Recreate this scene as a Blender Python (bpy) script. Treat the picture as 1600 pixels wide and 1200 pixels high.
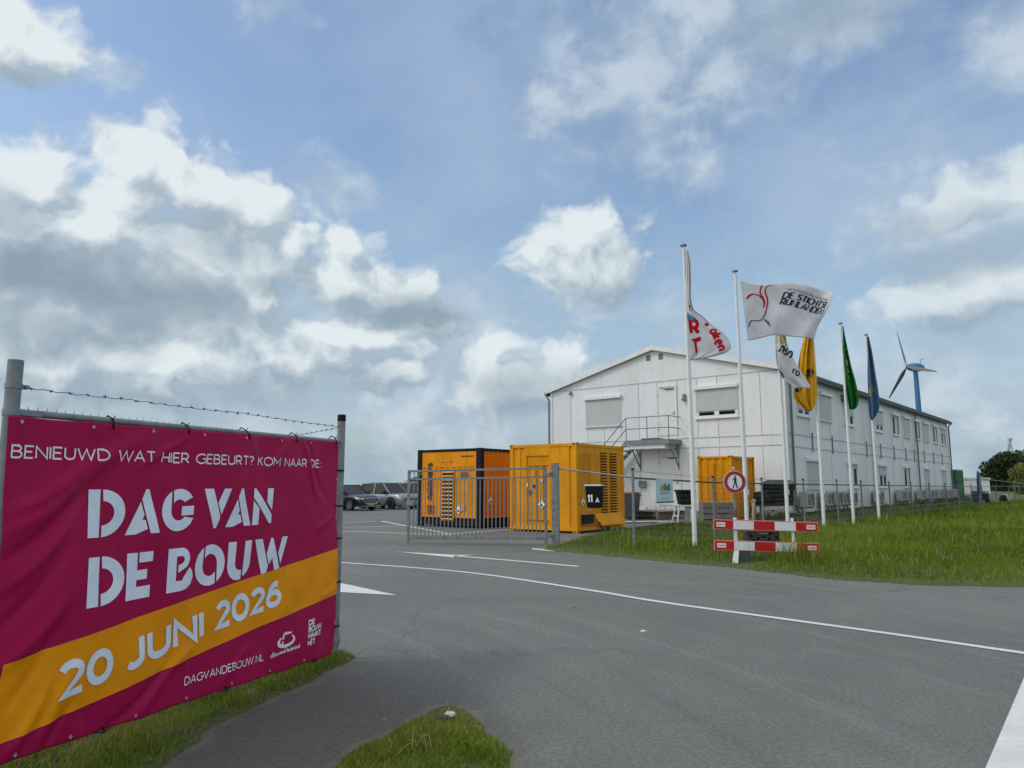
import bpy, bmesh, math, random
import numpy as np
from mathutils import Vector, Matrix

random.seed(7)
RNG = np.random.default_rng(7)
for _o in list(bpy.data.objects):
    bpy.data.objects.remove(_o)
SC = bpy.context.scene
COL = SC.collection
rad = math.radians

# ------------------------------------------------------------------ camera
PITCH = 7.774
cam_d = bpy.data.cameras.new("camera")
cam_d.sensor_width = 36.0
cam_d.lens = 36.0 * 1150 / 1600
cam_d.clip_start = 0.05
cam_d.clip_end = 6000
cam = bpy.data.objects.new("camera", cam_d)
cam.location = (0, 0, 1.6)
cam.rotation_euler = (rad(90 + PITCH), 0, 0)
COL.objects.link(cam)
SC.camera = cam
SC.view_settings.view_transform = 'Standard'
SC.view_settings.look = 'None'
SC.view_settings.exposure = 0.0
SC.view_settings.gamma = 1.0
SC.render.engine = 'CYCLES'
SC.cycles.max_bounces = 6
SC.cycles.diffuse_bounces = 3
SC.cycles.glossy_bounces = 3
SC.cycles.transparent_max_bounces = 8
SC.cycles.use_denoising = True

# ------------------------------------------------------------------ sun (behind thin cloud, from the left)
TO_SUN = Vector((-0.68, -0.12, 0.72)).normalized()
SUN_EL = math.asin(TO_SUN.z)
SUN_AZ = math.atan2(TO_SUN.x, TO_SUN.y)
sun_d = bpy.data.lights.new("sun", 'SUN')
sun_d.energy = 1.0
sun_d.angle = rad(10)
sun_d.color = (1.0, 0.965, 0.91)
sun = bpy.data.objects.new("sun", sun_d)
sun.rotation_euler = (-TO_SUN).to_track_quat('-Z', 'Y').to_euler()
sun.location = (-20, -10, 40)
COL.objects.link(sun)

# ------------------------------------------------------------------ sky: Nishita plus broken cumulus, by azimuth and elevation
HARD = [(-0.593, 0.329, 0.063, 0.059, 1), (-0.603, 0.295, 0.055, 0.049, 1), (-0.483, 0.368, 0.061, 0.062, 1), (-0.427, 0.366, 0.057, 0.045, 1), (-0.4, 0.355, 0.066, 0.05, 1), (-0.352, 0.342, 0.042, 0.043, 1), (-0.524, 0.298, 0.135, 0.066, 1), (-0.399, 0.277, 0.099, 0.063, 1), (-0.547, 0.236, 0.15, 0.044, 1), (-0.581, 0.18, 0.105, 0.044, 1), (-0.297, 0.307, 0.021, 0.023, 1), (-0.226, 0.313, 0.038, 0.026, 1), (-0.177, 0.249, 0.082, 0.038, 1), (-0.115, 0.217, 0.061, 0.027, 1), (-0.237, 0.267, 0.059, 0.042, 1), (-0.343, 0.234, 0.051, 0.031, 1), (-0.209, 0.188, 0.11, 0.029, 1), (-0.465, 0.145, 0.19, 0.047, 1), (-0.307, 0.158, 0.06, 0.033, 1), (-0.174, 0.142, 0.055, 0.026, 1), (-0.033, 0.157, 0.048, 0.043, 1), (0.057, 0.153, 0.048, 0.042, 1), (0.009, 0.127, 0.096, 0.043, 1), (-0.606, 0.483, 0.054, 0.033, 1), (-0.645, 0.487, 0.054, 0.037, 1), (0.094, 0.313, 0.071, 0.052, 1), (0.138, 0.284, 0.053, 0.035, 1), (0.566, 0.324, 0.078, 0.039, 0.62), (0.624, 0.33, 0.048, 0.041, 0.66), (0.525, 0.216, 0.063, 0.036, 0.74), (0.588, 0.23, 0.068, 0.043, 0.68), (-0.54, 0.147, 0.143, 0.045, 0.9), (-0.418, 0.204, 0.133, 0.055, 0.95)]
SOFT = [(-0.525, 0.478, 0.027, 0.02), (-0.414, 0.124, 0.308, 0.088), (-0.524, 0.193, 0.173, 0.068), (-0.209, 0.167, 0.219, 0.093), (0.562, 0.27, 0.129, 0.116), (0.433, 0.558, 0.124, 0.046), (0.221, 0.563, 0.151, 0.07), (0.147, 0.504, 0.1, 0.041), (0.298, 0.519, 0.085, 0.057), (0.255, 0.419, 0.039, 0.047), (0.191, 0.463, 0.098, 0.054), (0.074, 0.5, 0.064, 0.03), (0.223, 0.598, 0.143, 0.048), (-0.336, 0.583, 0.05, 0.019), (0.477, 0.334, 0.032, 0.025), (0.573, 0.319, 0.083, 0.042), (0.621, 0.33, 0.054, 0.041), (0.525, 0.216, 0.057, 0.034), (0.597, 0.228, 0.073, 0.05), (0.554, 0.157, 0.083, 0.03), (0.632, 0.482, 0.046, 0.056), (0.626, 0.28, 0.065, 0.048), (0.51, 0.088, 0.2, 0.053), (-0.087, 0.101, 0.259, 0.052), (-0.267, 0.378, 0.051, 0.032), (0.089, 0.247, 0.106, 0.034)]
DARK = [(-0.553, 0.235, 0.156, 0.031, 1.0), (-0.455, 0.216, 0.108, 0.031, 0.7), (-0.58, 0.172, 0.099, 0.029, 0.6), (-0.124, 0.225, 0.07, 0.024, 0.8), (-0.176, 0.236, 0.069, 0.025, 0.5), (0.146, 0.261, 0.052, 0.022, 0.5), (0.102, 0.264, 0.053, 0.019, 0.3), (-0.401, 0.301, 0.053, 0.031, 0.35), (-0.503, 0.088, 0.147, 0.034, 0.5), (-0.305, 0.113, 0.096, 0.029, 0.45), (0.044, 0.123, 0.096, 0.035, 0.55), (0.562, 0.263, 0.103, 0.02, 0.6), (0.581, 0.187, 0.074, 0.02, 0.6), (0.525, 0.309, 0.061, 0.018, 0.4), (0.433, 0.558, 0.116, 0.036, 0.8), (-0.208, 0.133, 0.059, 0.021, 0.5), (-0.615, 0.441, 0.037, 0.019, 0.5), (-0.615, 0.293, 0.024, 0.028, 0.5), (-0.32, 0.261, 0.048, 0.02, 0.4)]

class NT:
    """small node-tree writer"""
    def __init__(self, tree):
        self.t = tree
    def n(self, typ, **kw):
        nd = self.t.nodes.new(typ)
        for k, v in kw.items():
            setattr(nd, k, v)
        return nd
    def put(self, sock, v):
        if isinstance(v, bpy.types.NodeSocket):
            self.t.links.new(v, sock)
        elif v is not None:
            sock.default_value = v
    def m(self, op, a, b=None, c=None, clamp=False):
        nd = self.n('ShaderNodeMath', operation=op, use_clamp=clamp)
        self.put(nd.inputs[0], a)
        if b is not None: self.put(nd.inputs[1], b)
        if c is not None: self.put(nd.inputs[2], c)
        return nd.outputs[0]
    def v(self, op, a, b=None, out=0):
        nd = self.n('ShaderNodeVectorMath', operation=op)
        self.put(nd.inputs[0], a)
        if b is not None: self.put(nd.inputs[1], b)
        return nd.outputs[out]
    def ramp(self, x, a, b, lo=0.0, hi=1.0, smooth=True):
        nd = self.n('ShaderNodeMapRange', interpolation_type='SMOOTHSTEP' if smooth else 'LINEAR')
        self.put(nd.inputs['Value'], x)
        for k, q in (('From Min', a), ('From Max', b), ('To Min', lo), ('To Max', hi)):
            self.put(nd.inputs[k], q)
        return nd.outputs['Result']
    def mix(self, f, a, b, typ='RGBA', blend='MIX'):
        nd = self.n('ShaderNodeMix', data_type=typ)
        if typ == 'RGBA':
            nd.blend_type = blend
            i, o = (0, 6, 7), 2
        else:
            i, o = (0, 2, 3), 0
        self.put(nd.inputs[i[0]], f); self.put(nd.inputs[i[1]], a); self.put(nd.inputs[i[2]], b)
        return nd.outputs[o]
    def noise(self, vec, scale, detail=4, rough=.55, dist=0.0, out='Fac', dim='3D'):
        nd = self.n('ShaderNodeTexNoise', noise_dimensions=dim)
        if vec is not None: self.put(nd.inputs['Vector'], vec)
        nd.inputs['Scale'].default_value = scale
        nd.inputs['Detail'].default_value = detail
        nd.inputs['Roughness'].default_value = rough
        nd.inputs['Distortion'].default_value = dist
        return nd.outputs[out]
    def xyz(self, vec):
        nd = self.n('ShaderNodeSeparateXYZ'); self.put(nd.inputs[0], vec); return nd.outputs
    def comb(self, x, y, z):
        nd = self.n('ShaderNodeCombineXYZ')
        for s, q in zip(nd.inputs, (x, y, z)): self.put(s, q)
        return nd.outputs[0]

SKY_STRENGTH = 0.15

def build_world():
    w = bpy.data.worlds.new("World")
    SC.world = w
    w.use_nodes = True
    w.cycles.sampling_method = 'MANUAL'
    w.cycles.sample_map_resolution = 512
    # --- density group
    g = bpy.data.node_groups.new("cloud_density", 'ShaderNodeTree')
    g.interface.new_socket("Pos", in_out='INPUT', socket_type='NodeSocketVector')
    g.interface.new_socket("Density", in_out='OUTPUT', socket_type='NodeSocketFloat')
    g.interface.new_socket("Warped", in_out='OUTPUT', socket_type='NodeSocketVector')
    g.interface.new_socket("Fbm", in_out='OUTPUT', socket_type='NodeSocketFloat')
    N = NT(g)
    gi = N.n('NodeGroupInput'); go = N.n('NodeGroupOutput')
    P = gi.outputs[0]
    def warp(P, scale, amt, det=3):
        c = N.noise(P, scale, det, .55, out='Color', dim='2D')
        return N.v('ADD', P, N.v('MULTIPLY', N.v('SUBTRACT', c, (.5, .5, .5)), (amt, amt * .8, 0)))
    W1 = warp(P, 7, .070)
    W2 = warp(W1, 26, .034)
    best = None
    for (ca, ce, ra, re, wt) in HARD:
        d = N.v('MULTIPLY', N.v('SUBTRACT', W2, (ca, ce, 0)), (1 / ra, 1 / re, 0))
        L = N.v('LENGTH', d, out=1)
        b = N.m('SUBTRACT', wt, L)
        best = b if best is None else N.m('SMOOTH_MAX', best, b, .3)
    fb = N.noise(N.v('MULTIPLY', W1, (1.0, 1.25, 1)), 17, 8, .56, dim='2D')
    def puffs(sc):
        vo = N.n('ShaderNodeTexVoronoi', feature='SMOOTH_F1', voronoi_dimensions='2D'); vo.inputs['Scale'].default_value = sc; vo.inputs['Smoothness'].default_value = .35
        N.put(vo.inputs['Vector'], N.v('MULTIPLY', W2, (1, 1.15, 1))); return N.m('SUBTRACT', .62, vo.outputs['Distance'])
    bil = N.m('ADD', N.m('MULTIPLY', puffs(15), .62), N.m('MULTIPLY', puffs(38), .34))
    dens = N.m('ADD', N.m('MULTIPLY', best, 1.0), N.m('MULTIPLY_ADD', N.m('SUBTRACT', fb, .5), 1.25, .13))
    dens = N.m('ADD', dens, N.m('MULTIPLY', bil, .95))
    g.links.new(dens, go.inputs[0]); g.links.new(W2, go.inputs[1]); g.links.new(fb, go.inputs[2])

    N = NT(w.node_tree)
    for nd in list(w.node_tree.nodes): w.node_tree.nodes.remove(nd)
    out = N.n('ShaderNodeOutputWorld'); bg = N.n('ShaderNodeBackground')
    w.node_tree.links.new(bg.outputs[0], out.inputs[0])
    bg.inputs['Strength'].default_value = SKY_STRENGTH
    sky = N.n('ShaderNodeTexSky', sky_type='NISHITA')
    sky.sun_disc = False
    sky.sun_elevation = SUN_EL
    sky.sun_rotation = SUN_AZ
    sky.altitude = 0
    sky.air_density = 1.3
    sky.dust_density = 1.6
    sky.ozone_density = 3.0
    D = N.n('ShaderNodeTexCoord').outputs['Generated']
    x, y, z = N.xyz(D)
    az = N.m('ARCTAN2', x, y)
    el = N.m('ARCSINE', z)
    P = N.comb(az, el, 0.0)
    def grp(P):
        nd = N.n('ShaderNodeGroup'); nd.node_tree = g; N.put(nd.inputs[0], P); return nd.outputs
    a = grp(P)
    b = grp(N.v('ADD', P, (-.016, .022, 0)))
    b2 = grp(N.v('ADD', P, (-.035, .055, 0)))
    K = 1.0 / SKY_STRENGTH
    def col(r, gg, bb): return (r * K, gg * K, bb * K, 1)
    dens, W, fb = a[0], a[1], a[2]
    alpha = N.m('MULTIPLY', N.ramp(dens, -.10, .58), N.ramp(az, .30, .48, 1.0, .70))
    relief = N.m('SUBTRACT', dens, b[0])
    fine = N.noise(N.v('MULTIPLY', W, (1.0, 1.2, 1)), 24, 5, .6, dim='2D')
    broad = N.m('SUBTRACT', dens, b2[0])
    lit = N.m('ADD', N.m('MULTIPLY_ADD', relief, .9, .46), N.m('MULTIPLY_ADD', broad, .38, N.m('MULTIPLY', N.m('SUBTRACT', fine, .5), 1.0)), clamp=True)
    # darker bases
    dk = None
    for (ca, ce, ra, re, am) in DARK:
        d = N.v('MULTIPLY', N.v('SUBTRACT', W, (ca, ce, 0)), (1 / ra, 1 / re, 0))
        q = N.m('MULTIPLY', N.ramp(N.v('LENGTH', d, out=1), 1.7, .35), min(1.0, am * 1.15))
        dk = q if dk is None else N.m('MAXIMUM', dk, q)
    dk = N.m('MULTIPLY', dk, N.ramp(fb, .15, .6, .65, 1.05))
    ccol = N.mix(lit, col(.40, .50, .585), col(.76, .83, .86))
    ccol = N.mix(dk, ccol, col(.275, .365, .445))
    # thin veils
    sbest = None
    for (ca, ce, ra, re) in SOFT:
        d = N.v('MULTIPLY', N.v('SUBTRACT', W, (ca, ce, 0)), (1 / ra, 1 / re, 0))
        bq = N.m('SUBTRACT', 1.0, N.v('LENGTH', d, out=1))
        sbest = bq if sbest is None else N.m('SMOOTH_MAX', sbest, bq, .35)
    fb2 = N.noise(N.v('MULTIPLY', P, (1, 1.3, 1)), 11, 7, .58, .12, dim='2D')
    sdens = N.m('ADD', sbest, N.m('MULTIPLY', N.m('SUBTRACT', fb2, .5), 2.2))
    salpha = N.m('MULTIPLY', N.ramp(sdens, -.55, .95), .80)
    scol = N.mix(N.ramp(fb2, .35, .68), col(.40, .51, .63), col(.60, .69, .77))
    scol = N.mix(N.m('MULTIPLY', dk, .8), scol, col(.29, .39, .47))
    # low broken stratus and haze toward the horizon
    fb3 = N.noise(N.v('MULTIPLY', P, (1, 1.9, 1)), 10, 6, .56, .08, dim='2D')
    low = N.m('MULTIPLY', N.m('MULTIPLY', N.ramp(el, .42, .03), N.ramp(fb3, .34, .64, .30, 1.0)), .85)
    low = N.m('MAXIMUM', low, N.ramp(el, .13, .0, 0, .97))
    lowc = N.mix(N.ramp(fb3, .4, .7), col(.33, .45, .53), col(.46, .57, .63))
    base = N.mix(1.0, sky.outputs[0], SKYTINT, blend='MULTIPLY')
    # wide soft brightening of the clear blue (thin cirrus)
    cir = N.m('MULTIPLY', N.ramp(N.noise(N.v('MULTIPLY', P, (1, 1.6, 1)), 3.2, 4, .6, .2, dim='2D'), .2, .75), N.ramp(az, -.55, .25, .30, .72))
    base = N.mix(cir, base, col(.42, .54, .71))
    c = N.mix(low, base, lowc)
    c = N.mix(salpha, c, scol)
    c = N.mix(alpha, c, ccol)
    # unseen sky overhead and behind: cloud sheet added and brightened as soft fill light
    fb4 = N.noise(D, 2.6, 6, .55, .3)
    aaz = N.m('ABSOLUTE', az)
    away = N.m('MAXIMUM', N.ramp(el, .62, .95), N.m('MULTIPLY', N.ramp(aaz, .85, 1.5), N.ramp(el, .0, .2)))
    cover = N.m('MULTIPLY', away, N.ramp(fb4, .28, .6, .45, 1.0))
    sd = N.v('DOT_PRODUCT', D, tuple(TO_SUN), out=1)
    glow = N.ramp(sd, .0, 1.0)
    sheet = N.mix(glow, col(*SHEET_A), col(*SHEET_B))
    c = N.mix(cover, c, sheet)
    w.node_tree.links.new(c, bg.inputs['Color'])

SKYTINT = (1.0, 1.0, 1.0, 1)
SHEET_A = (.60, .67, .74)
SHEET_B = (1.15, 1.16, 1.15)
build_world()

# ------------------------------------------------------------------ materials
MATS = {}
def mat(name, color=(.5, .5, .5), rough=.6, metal=0.0, var=0.12, vscale=3.0, bump=0.0, bscale=40.0,
        grime=0.0, grime_col=(.12, .11, .09), spec=.5, stretch=None, coat=0.0):
    """Principled with blotchy colour variation, optional bump and dirt; object-space"""
    if name in MATS: return MATS[name]
    m = bpy.data.materials.new(name); m.use_nodes = True
    N = NT(m.node_tree)
    p = m.node_tree.nodes['Principled BSDF']
    co = N.n('ShaderNodeTexCoord').outputs['Object']
    if stretch: cs = N.v('MULTIPLY', co, stretch)
    else: cs = co
    f = N.noise(cs, vscale, 5, .6)
    lo = tuple(c * (1 - var) for c in color) + (1,)
    hi = tuple(min(1, c * (1 + var)) for c in color) + (1,)
    c = N.mix(N.ramp(f, .3, .7), lo, hi)
    if grime:
        gf = N.noise(N.v('MULTIPLY', co, (3, 3, .35)), 2.2, 6, .65)
        c = N.mix(N.m('MULTIPLY', N.ramp(gf, .48, .75), grime), c, grime_col + (1,))
    N.put(p.inputs['Base Color'], c)
    p.inputs['Metallic'].default_value = metal
    N.put(p.inputs['Roughness'], N.ramp(f, .2, .8, max(.03, rough - .08), min(1, rough + .1)))
    p.inputs['Specular IOR Level'].default_value = spec
    if coat: p.inputs['Coat Weight'].default_value = coat
    if bump:
        b = N.n('ShaderNodeBump'); b.inputs['Strength'].default_value = bump; b.inputs['Distance'].default_value = .01
        N.put(b.inputs['Height'], N.noise(co, bscale, 4, .6))
        N.put(p.inputs['Normal'], b.outputs[0])
    MATS[name] = m
    return m

M_GALV = mat("galvanised_steel", (.215, .24, .25), .55, .3, .22, 9, .15, 60, .25, (.13, .135, .13))
M_DKSTEEL = mat("dark_steel", (.07, .075, .08), .5, .4)
M_BLACKP = mat("black_plastic", (.006, .006, .007), .6, spec=.15)
M_WHITE = mat("white_paint", (.74, .76, .76), .45, 0, .05, 4, 0, 40, .18, (.4, .4, .37))
M_SIGNW = mat("sign_white", (.76, .77, .78), .45, 0, .05, 5, 0, 40, .3, (.42, .42, .38))
M_SIGNR = mat("sign_red", (.52, .012, .018), .45, 0, .10, 4, 0, 40, .3, (.25, .03, .03), spec=.3)
M_RUBBER = mat("tyre_rubber", (.012, .012, .013), .8, 0, .3, 12, .4, 60)
M_GLASSD = mat("dark_glass", (.012, .015, .018), .06, 0, .2, 2, spec=.8)
M_YEL = mat("yellow_paint", (.74, .305, .002), .5, 0, .10, 1.3, .25, 2.2, .45, (.34, .15, .015), spec=.18)
M_ORA = mat("orange_paint", (.76, .275, .002), .5, 0, .09, 1.3, .25, 2.2, .40, (.34, .12, .01), spec=.18)
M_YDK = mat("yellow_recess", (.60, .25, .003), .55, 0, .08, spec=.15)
M_CBLK = mat("container_black", (.012, .013, .018), .6, 0, .25, spec=.15)
M_CONC = mat("concrete", (.33, .32, .30), .85, 0, .2, 6, .4, 50)
M_WOOD = mat("weathered_wood", (.20, .175, .155), .8, 0, .3, 4, .4, 30, 0, stretch=(1, 1, 9))
M_WOODL = mat("pale_wood", (.42, .33, .22), .75, 0, .2, 6, .2, 40)

# ------------------------------------------------------------------ mesh helpers
class MB:
    def __init__(self):
        self.v = []; self.f = []; self.mi = []
    def add(self, vs, fs, mi=0):
        o = len(self.v)
        self.v += [tuple(q) for q in vs]
        self.f += [tuple(i + o for i in q) for q in fs]
        self.mi += [mi] * len(fs)
        return self
    def box(self, x0, x1, y0, y1, z0, z1, mi=0):
        if x0 > x1: x0, x1 = x1, x0
        if y0 > y1: y0, y1 = y1, y0
        if z0 > z1: z0, z1 = z1, z0
        vs = [(x, y, z) for z in (z0, z1) for y in (y0, y1) for x in (x0, x1)]
        return self.add(vs, [(0, 2, 3, 1), (4, 5, 7, 6), (0, 1, 5, 4), (2, 6, 7, 3), (0, 4, 6, 2), (1, 3, 7, 5)], mi)
    def bar(self, p, q, w, h, up=(0, 0, 1), mi=0):
        """rectangular bar from p to q: w across, h along up"""
        p, q = Vector(p), Vector(q); d = (q - p).normalized(); u = Vector(up)
        s = d.cross(u)
        if s.length < 1e-4: s = d.cross(Vector((1, 0, 0)))
        s.normalize(); u = s.cross(d).normalized()
        vs = [e + s * (a * w / 2) + u * (b * h / 2) for e in (p, q) for a, b in ((-1, -1), (1, -1), (1, 1), (-1, 1))]
        return self.add(vs, [(0, 1, 2, 3), (7, 6, 5, 4), (0, 4, 5, 1), (1, 5, 6, 2), (2, 6, 7, 3), (3, 7, 4, 0)], mi)
    def tube(self, pts, r, n=8, mi=0, cap=True):
        pts = [Vector(p) for p in pts]; k = len(pts)
        rs = r if isinstance(r, (list, tuple)) else [r] * k
        o = len(self.v); nrm = None
        for i, p in enumerate(pts):
            t = (pts[min(i + 1, k - 1)] - pts[max(i - 1, 0)])
            t = t.normalized() if t.length > 1e-9 else Vector((0, 0, 1))
            if nrm is None:
                nrm = t.cross(Vector((0, 0, 1)))
                if nrm.length < 1e-3: nrm = t.cross(Vector((1, 0, 0)))
            nrm = (nrm - t * nrm.dot(t)).normalized(); bn = t.cross(nrm)
            for j in range(n):
                a = 2 * math.pi * j / n
                self.v.append(tuple(p + (nrm * math.cos(a) + bn * math.sin(a)) * rs[i]))
        fs = []
        for i in range(k - 1):
            for j in range(n):
                a, b = o + i * n + j, o + i * n + (j + 1) % n
                fs.append((a, a + n, b + n, b))
        if cap:
            fs.append(tuple(o + j for j in range(n)))
            fs.append(tuple(o + (k - 1) * n + j for j in reversed(range(n))))
        self.f += fs; self.mi += [mi] * len(fs)
        return self
    def lathe(self, prof, n=20, c=(0, 0, 0), mi=0, axis='z'):
        o = len(self.v)
        for (r, h) in prof:
            for j in range(n):
                a = 2 * math.pi * j / n; q = (r * math.cos(a), r * math.sin(a), h)
                if axis == 'y': q = (q[0], q[2], q[1])
                if axis == 'x': q = (q[2], q[0], q[1])
                self.v.append((q[0] + c[0], q[1] + c[1], q[2] + c[2]))
        fs = []
        for i in range(len(prof) - 1):
            for j in range(n):
                a, b = o + i * n + j, o + i * n + (j + 1) % n
                fs.append((a, b, b + n, a + n))
        if prof[0][0] > 1e-6: fs.append(tuple(o + j for j in reversed(range(n))))
        if prof[-1][0] > 1e-6: fs.append(tuple(o + (len(prof) - 1) * n + j for j in range(n)))
        self.f += fs; self.mi += [mi] * len(fs)
        return self
    def prism(self, poly, a, b, fn, mi=0):
        """poly of 2-D points swept from depth a to depth b; fn(u, v, depth) -> 3-D"""
        n = len(poly)
        vs = [fn(u, v, a) for u, v in poly] + [fn(u, v, b) for u, v in poly]
        fs = [tuple(range(n)), tuple(range(2 * n - 1, n - 1, -1))] + [(i, i + n, (i + 1) % n + n, (i + 1) % n) for i in range(n)]
        return self.add(vs, fs, mi)
    def build(self, name, mats, parent=None, smooth=False, bevel=0.0, fix=True, label=None):
        me = bpy.data.meshes.new(name)
        me.from_pydata(self.v, [], self.f)
        for m in (mats if isinstance(mats, (list, tuple)) else [mats]): me.materials.append(m)
        me.polygons.foreach_set('material_index', self.mi)
        if fix:
            bm = bmesh.new(); bm.from_mesh(me); bmesh.ops.recalc_face_normals(bm, faces=bm.faces); bm.to_mesh(me); bm.free()
        if smooth:
            me.polygons.foreach_set('use_smooth', [True] * len(me.polygons))
            try: me.set_sharp_from_angle(angle=rad(40))
            except Exception: pass
        me.update()
        o = bpy.data.objects.new(name, me); COL.objects.link(o)
        if parent is not None: o.parent = parent
        if label: o['label'] = label
        if bevel:
            md = o.modifiers.new("bevel", 'BEVEL'); md.width = bevel; md.segments = 2; md.limit_method = 'ANGLE'; md.angle_limit = rad(40)
        return o

def root(name, loc, rz, label, cat, group=None):
    o = bpy.data.objects.new(name, None); COL.objects.link(o)
    o.empty_display_size = .2
    o.location = loc; o.rotation_euler = (0, 0, rz)
    o['label'] = label; o['category'] = cat
    if group: o['group'] = group
    return o
def tag(o, label, cat, group=None, kind=None):
    if label: o['label'] = label
    if cat: o['category'] = cat
    if group: o['group'] = group
    if kind: o['kind'] = kind
    return o
def structure(o): o['kind'] = 'structure'; return o
def copy_tree(o, parent=None):
    c = o.copy(); COL.objects.link(c)
    if parent is not None: c.parent = parent
    for ch in list(o.children): copy_tree(ch, c)
    return c

# ---- flat lettering: polygons cut on a grid, then laid on a surface function
def emboss(name, layers, grid, fn, m, parent, label=None):
    """layers: list of (polygon, offset); fn(u, v, off) -> point"""
    V = []; F = []
    bm = bmesh.new(); lay = bm.verts.layers.float.new('off')
    for poly, off in layers:
        vs = [bm.verts.new((u, v, 0)) for u, v in poly]
        for q in vs: q[lay] = off
        try: bm.faces.new(vs)
        except Exception: pass
    bmesh.ops.triangulate(bm, faces=bm.faces[:])
    if grid:
        us = [q.co.x for q in bm.verts]; zs = [q.co.y for q in bm.verts]
        for ax, lo, hi in ((0, min(us), max(us)), (1, min(zs), max(zs))):
            k = math.ceil(lo / grid)
            while k * grid < hi:
                co = [0, 0, 0]; no = [0, 0, 0]; co[ax] = k * grid; no[ax] = 1
                bmesh.ops.bisect_plane(bm, geom=bm.verts[:] + bm.edges[:] + bm.faces[:], plane_co=co, plane_no=no, dist=1e-5)
                k += 1
    for q in bm.verts: q.co = Vector(fn(q.co.x, q.co.y, q[lay]))
    me = bpy.data.meshes.new(name); bm.to_mesh(me); bm.free()
    me.materials.append(m)
    o = bpy.data.objects.new(name, me); COL.objects.link(o)
    if parent is not None: o.parent = parent
    if label: o['label'] = label
    return o

def arc(cx, cy, rx, ry, a0, a1, n=14):
    return [(cx + rx * math.cos(rad(a0 + (a1 - a0) * i / n)), cy + ry * math.sin(rad(a0 + (a1 - a0) * i / n))) for i in range(n + 1)]
def ribbon(pts, w, closed=False):
    P = [Vector(p) for p in pts]; n = len(P); L = []; R = []
    for i in range(n):
        a = P[(i - 1) % n] if closed or i > 0 else None
        b = P[(i + 1) % n] if closed or i < n - 1 else None
        d1 = (P[i] - a).normalized() if a is not None else None
        d2 = (b - P[i]).normalized() if b is not None else None
        d1 = d1 or d2; d2 = d2 or d1
        n1 = Vector((-d1.y, d1.x)); n2 = Vector((-d2.y, d2.x)); mt = n1 + n2
        if mt.length < 1e-5: mt = n1
        mt.normalize(); k = min(1.8, 1 / max(.3, mt.dot(n1)))
        L.append(P[i] + mt * (w / 2 * k)); R.append(P[i] - mt * (w / 2 * k))
    out = []
    for i in range(n if closed else n - 1):
        j = (i + 1) % n
        out.append([tuple(R[i]), tuple(R[j]), tuple(L[j]), tuple(L[i])])
    return out

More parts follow.
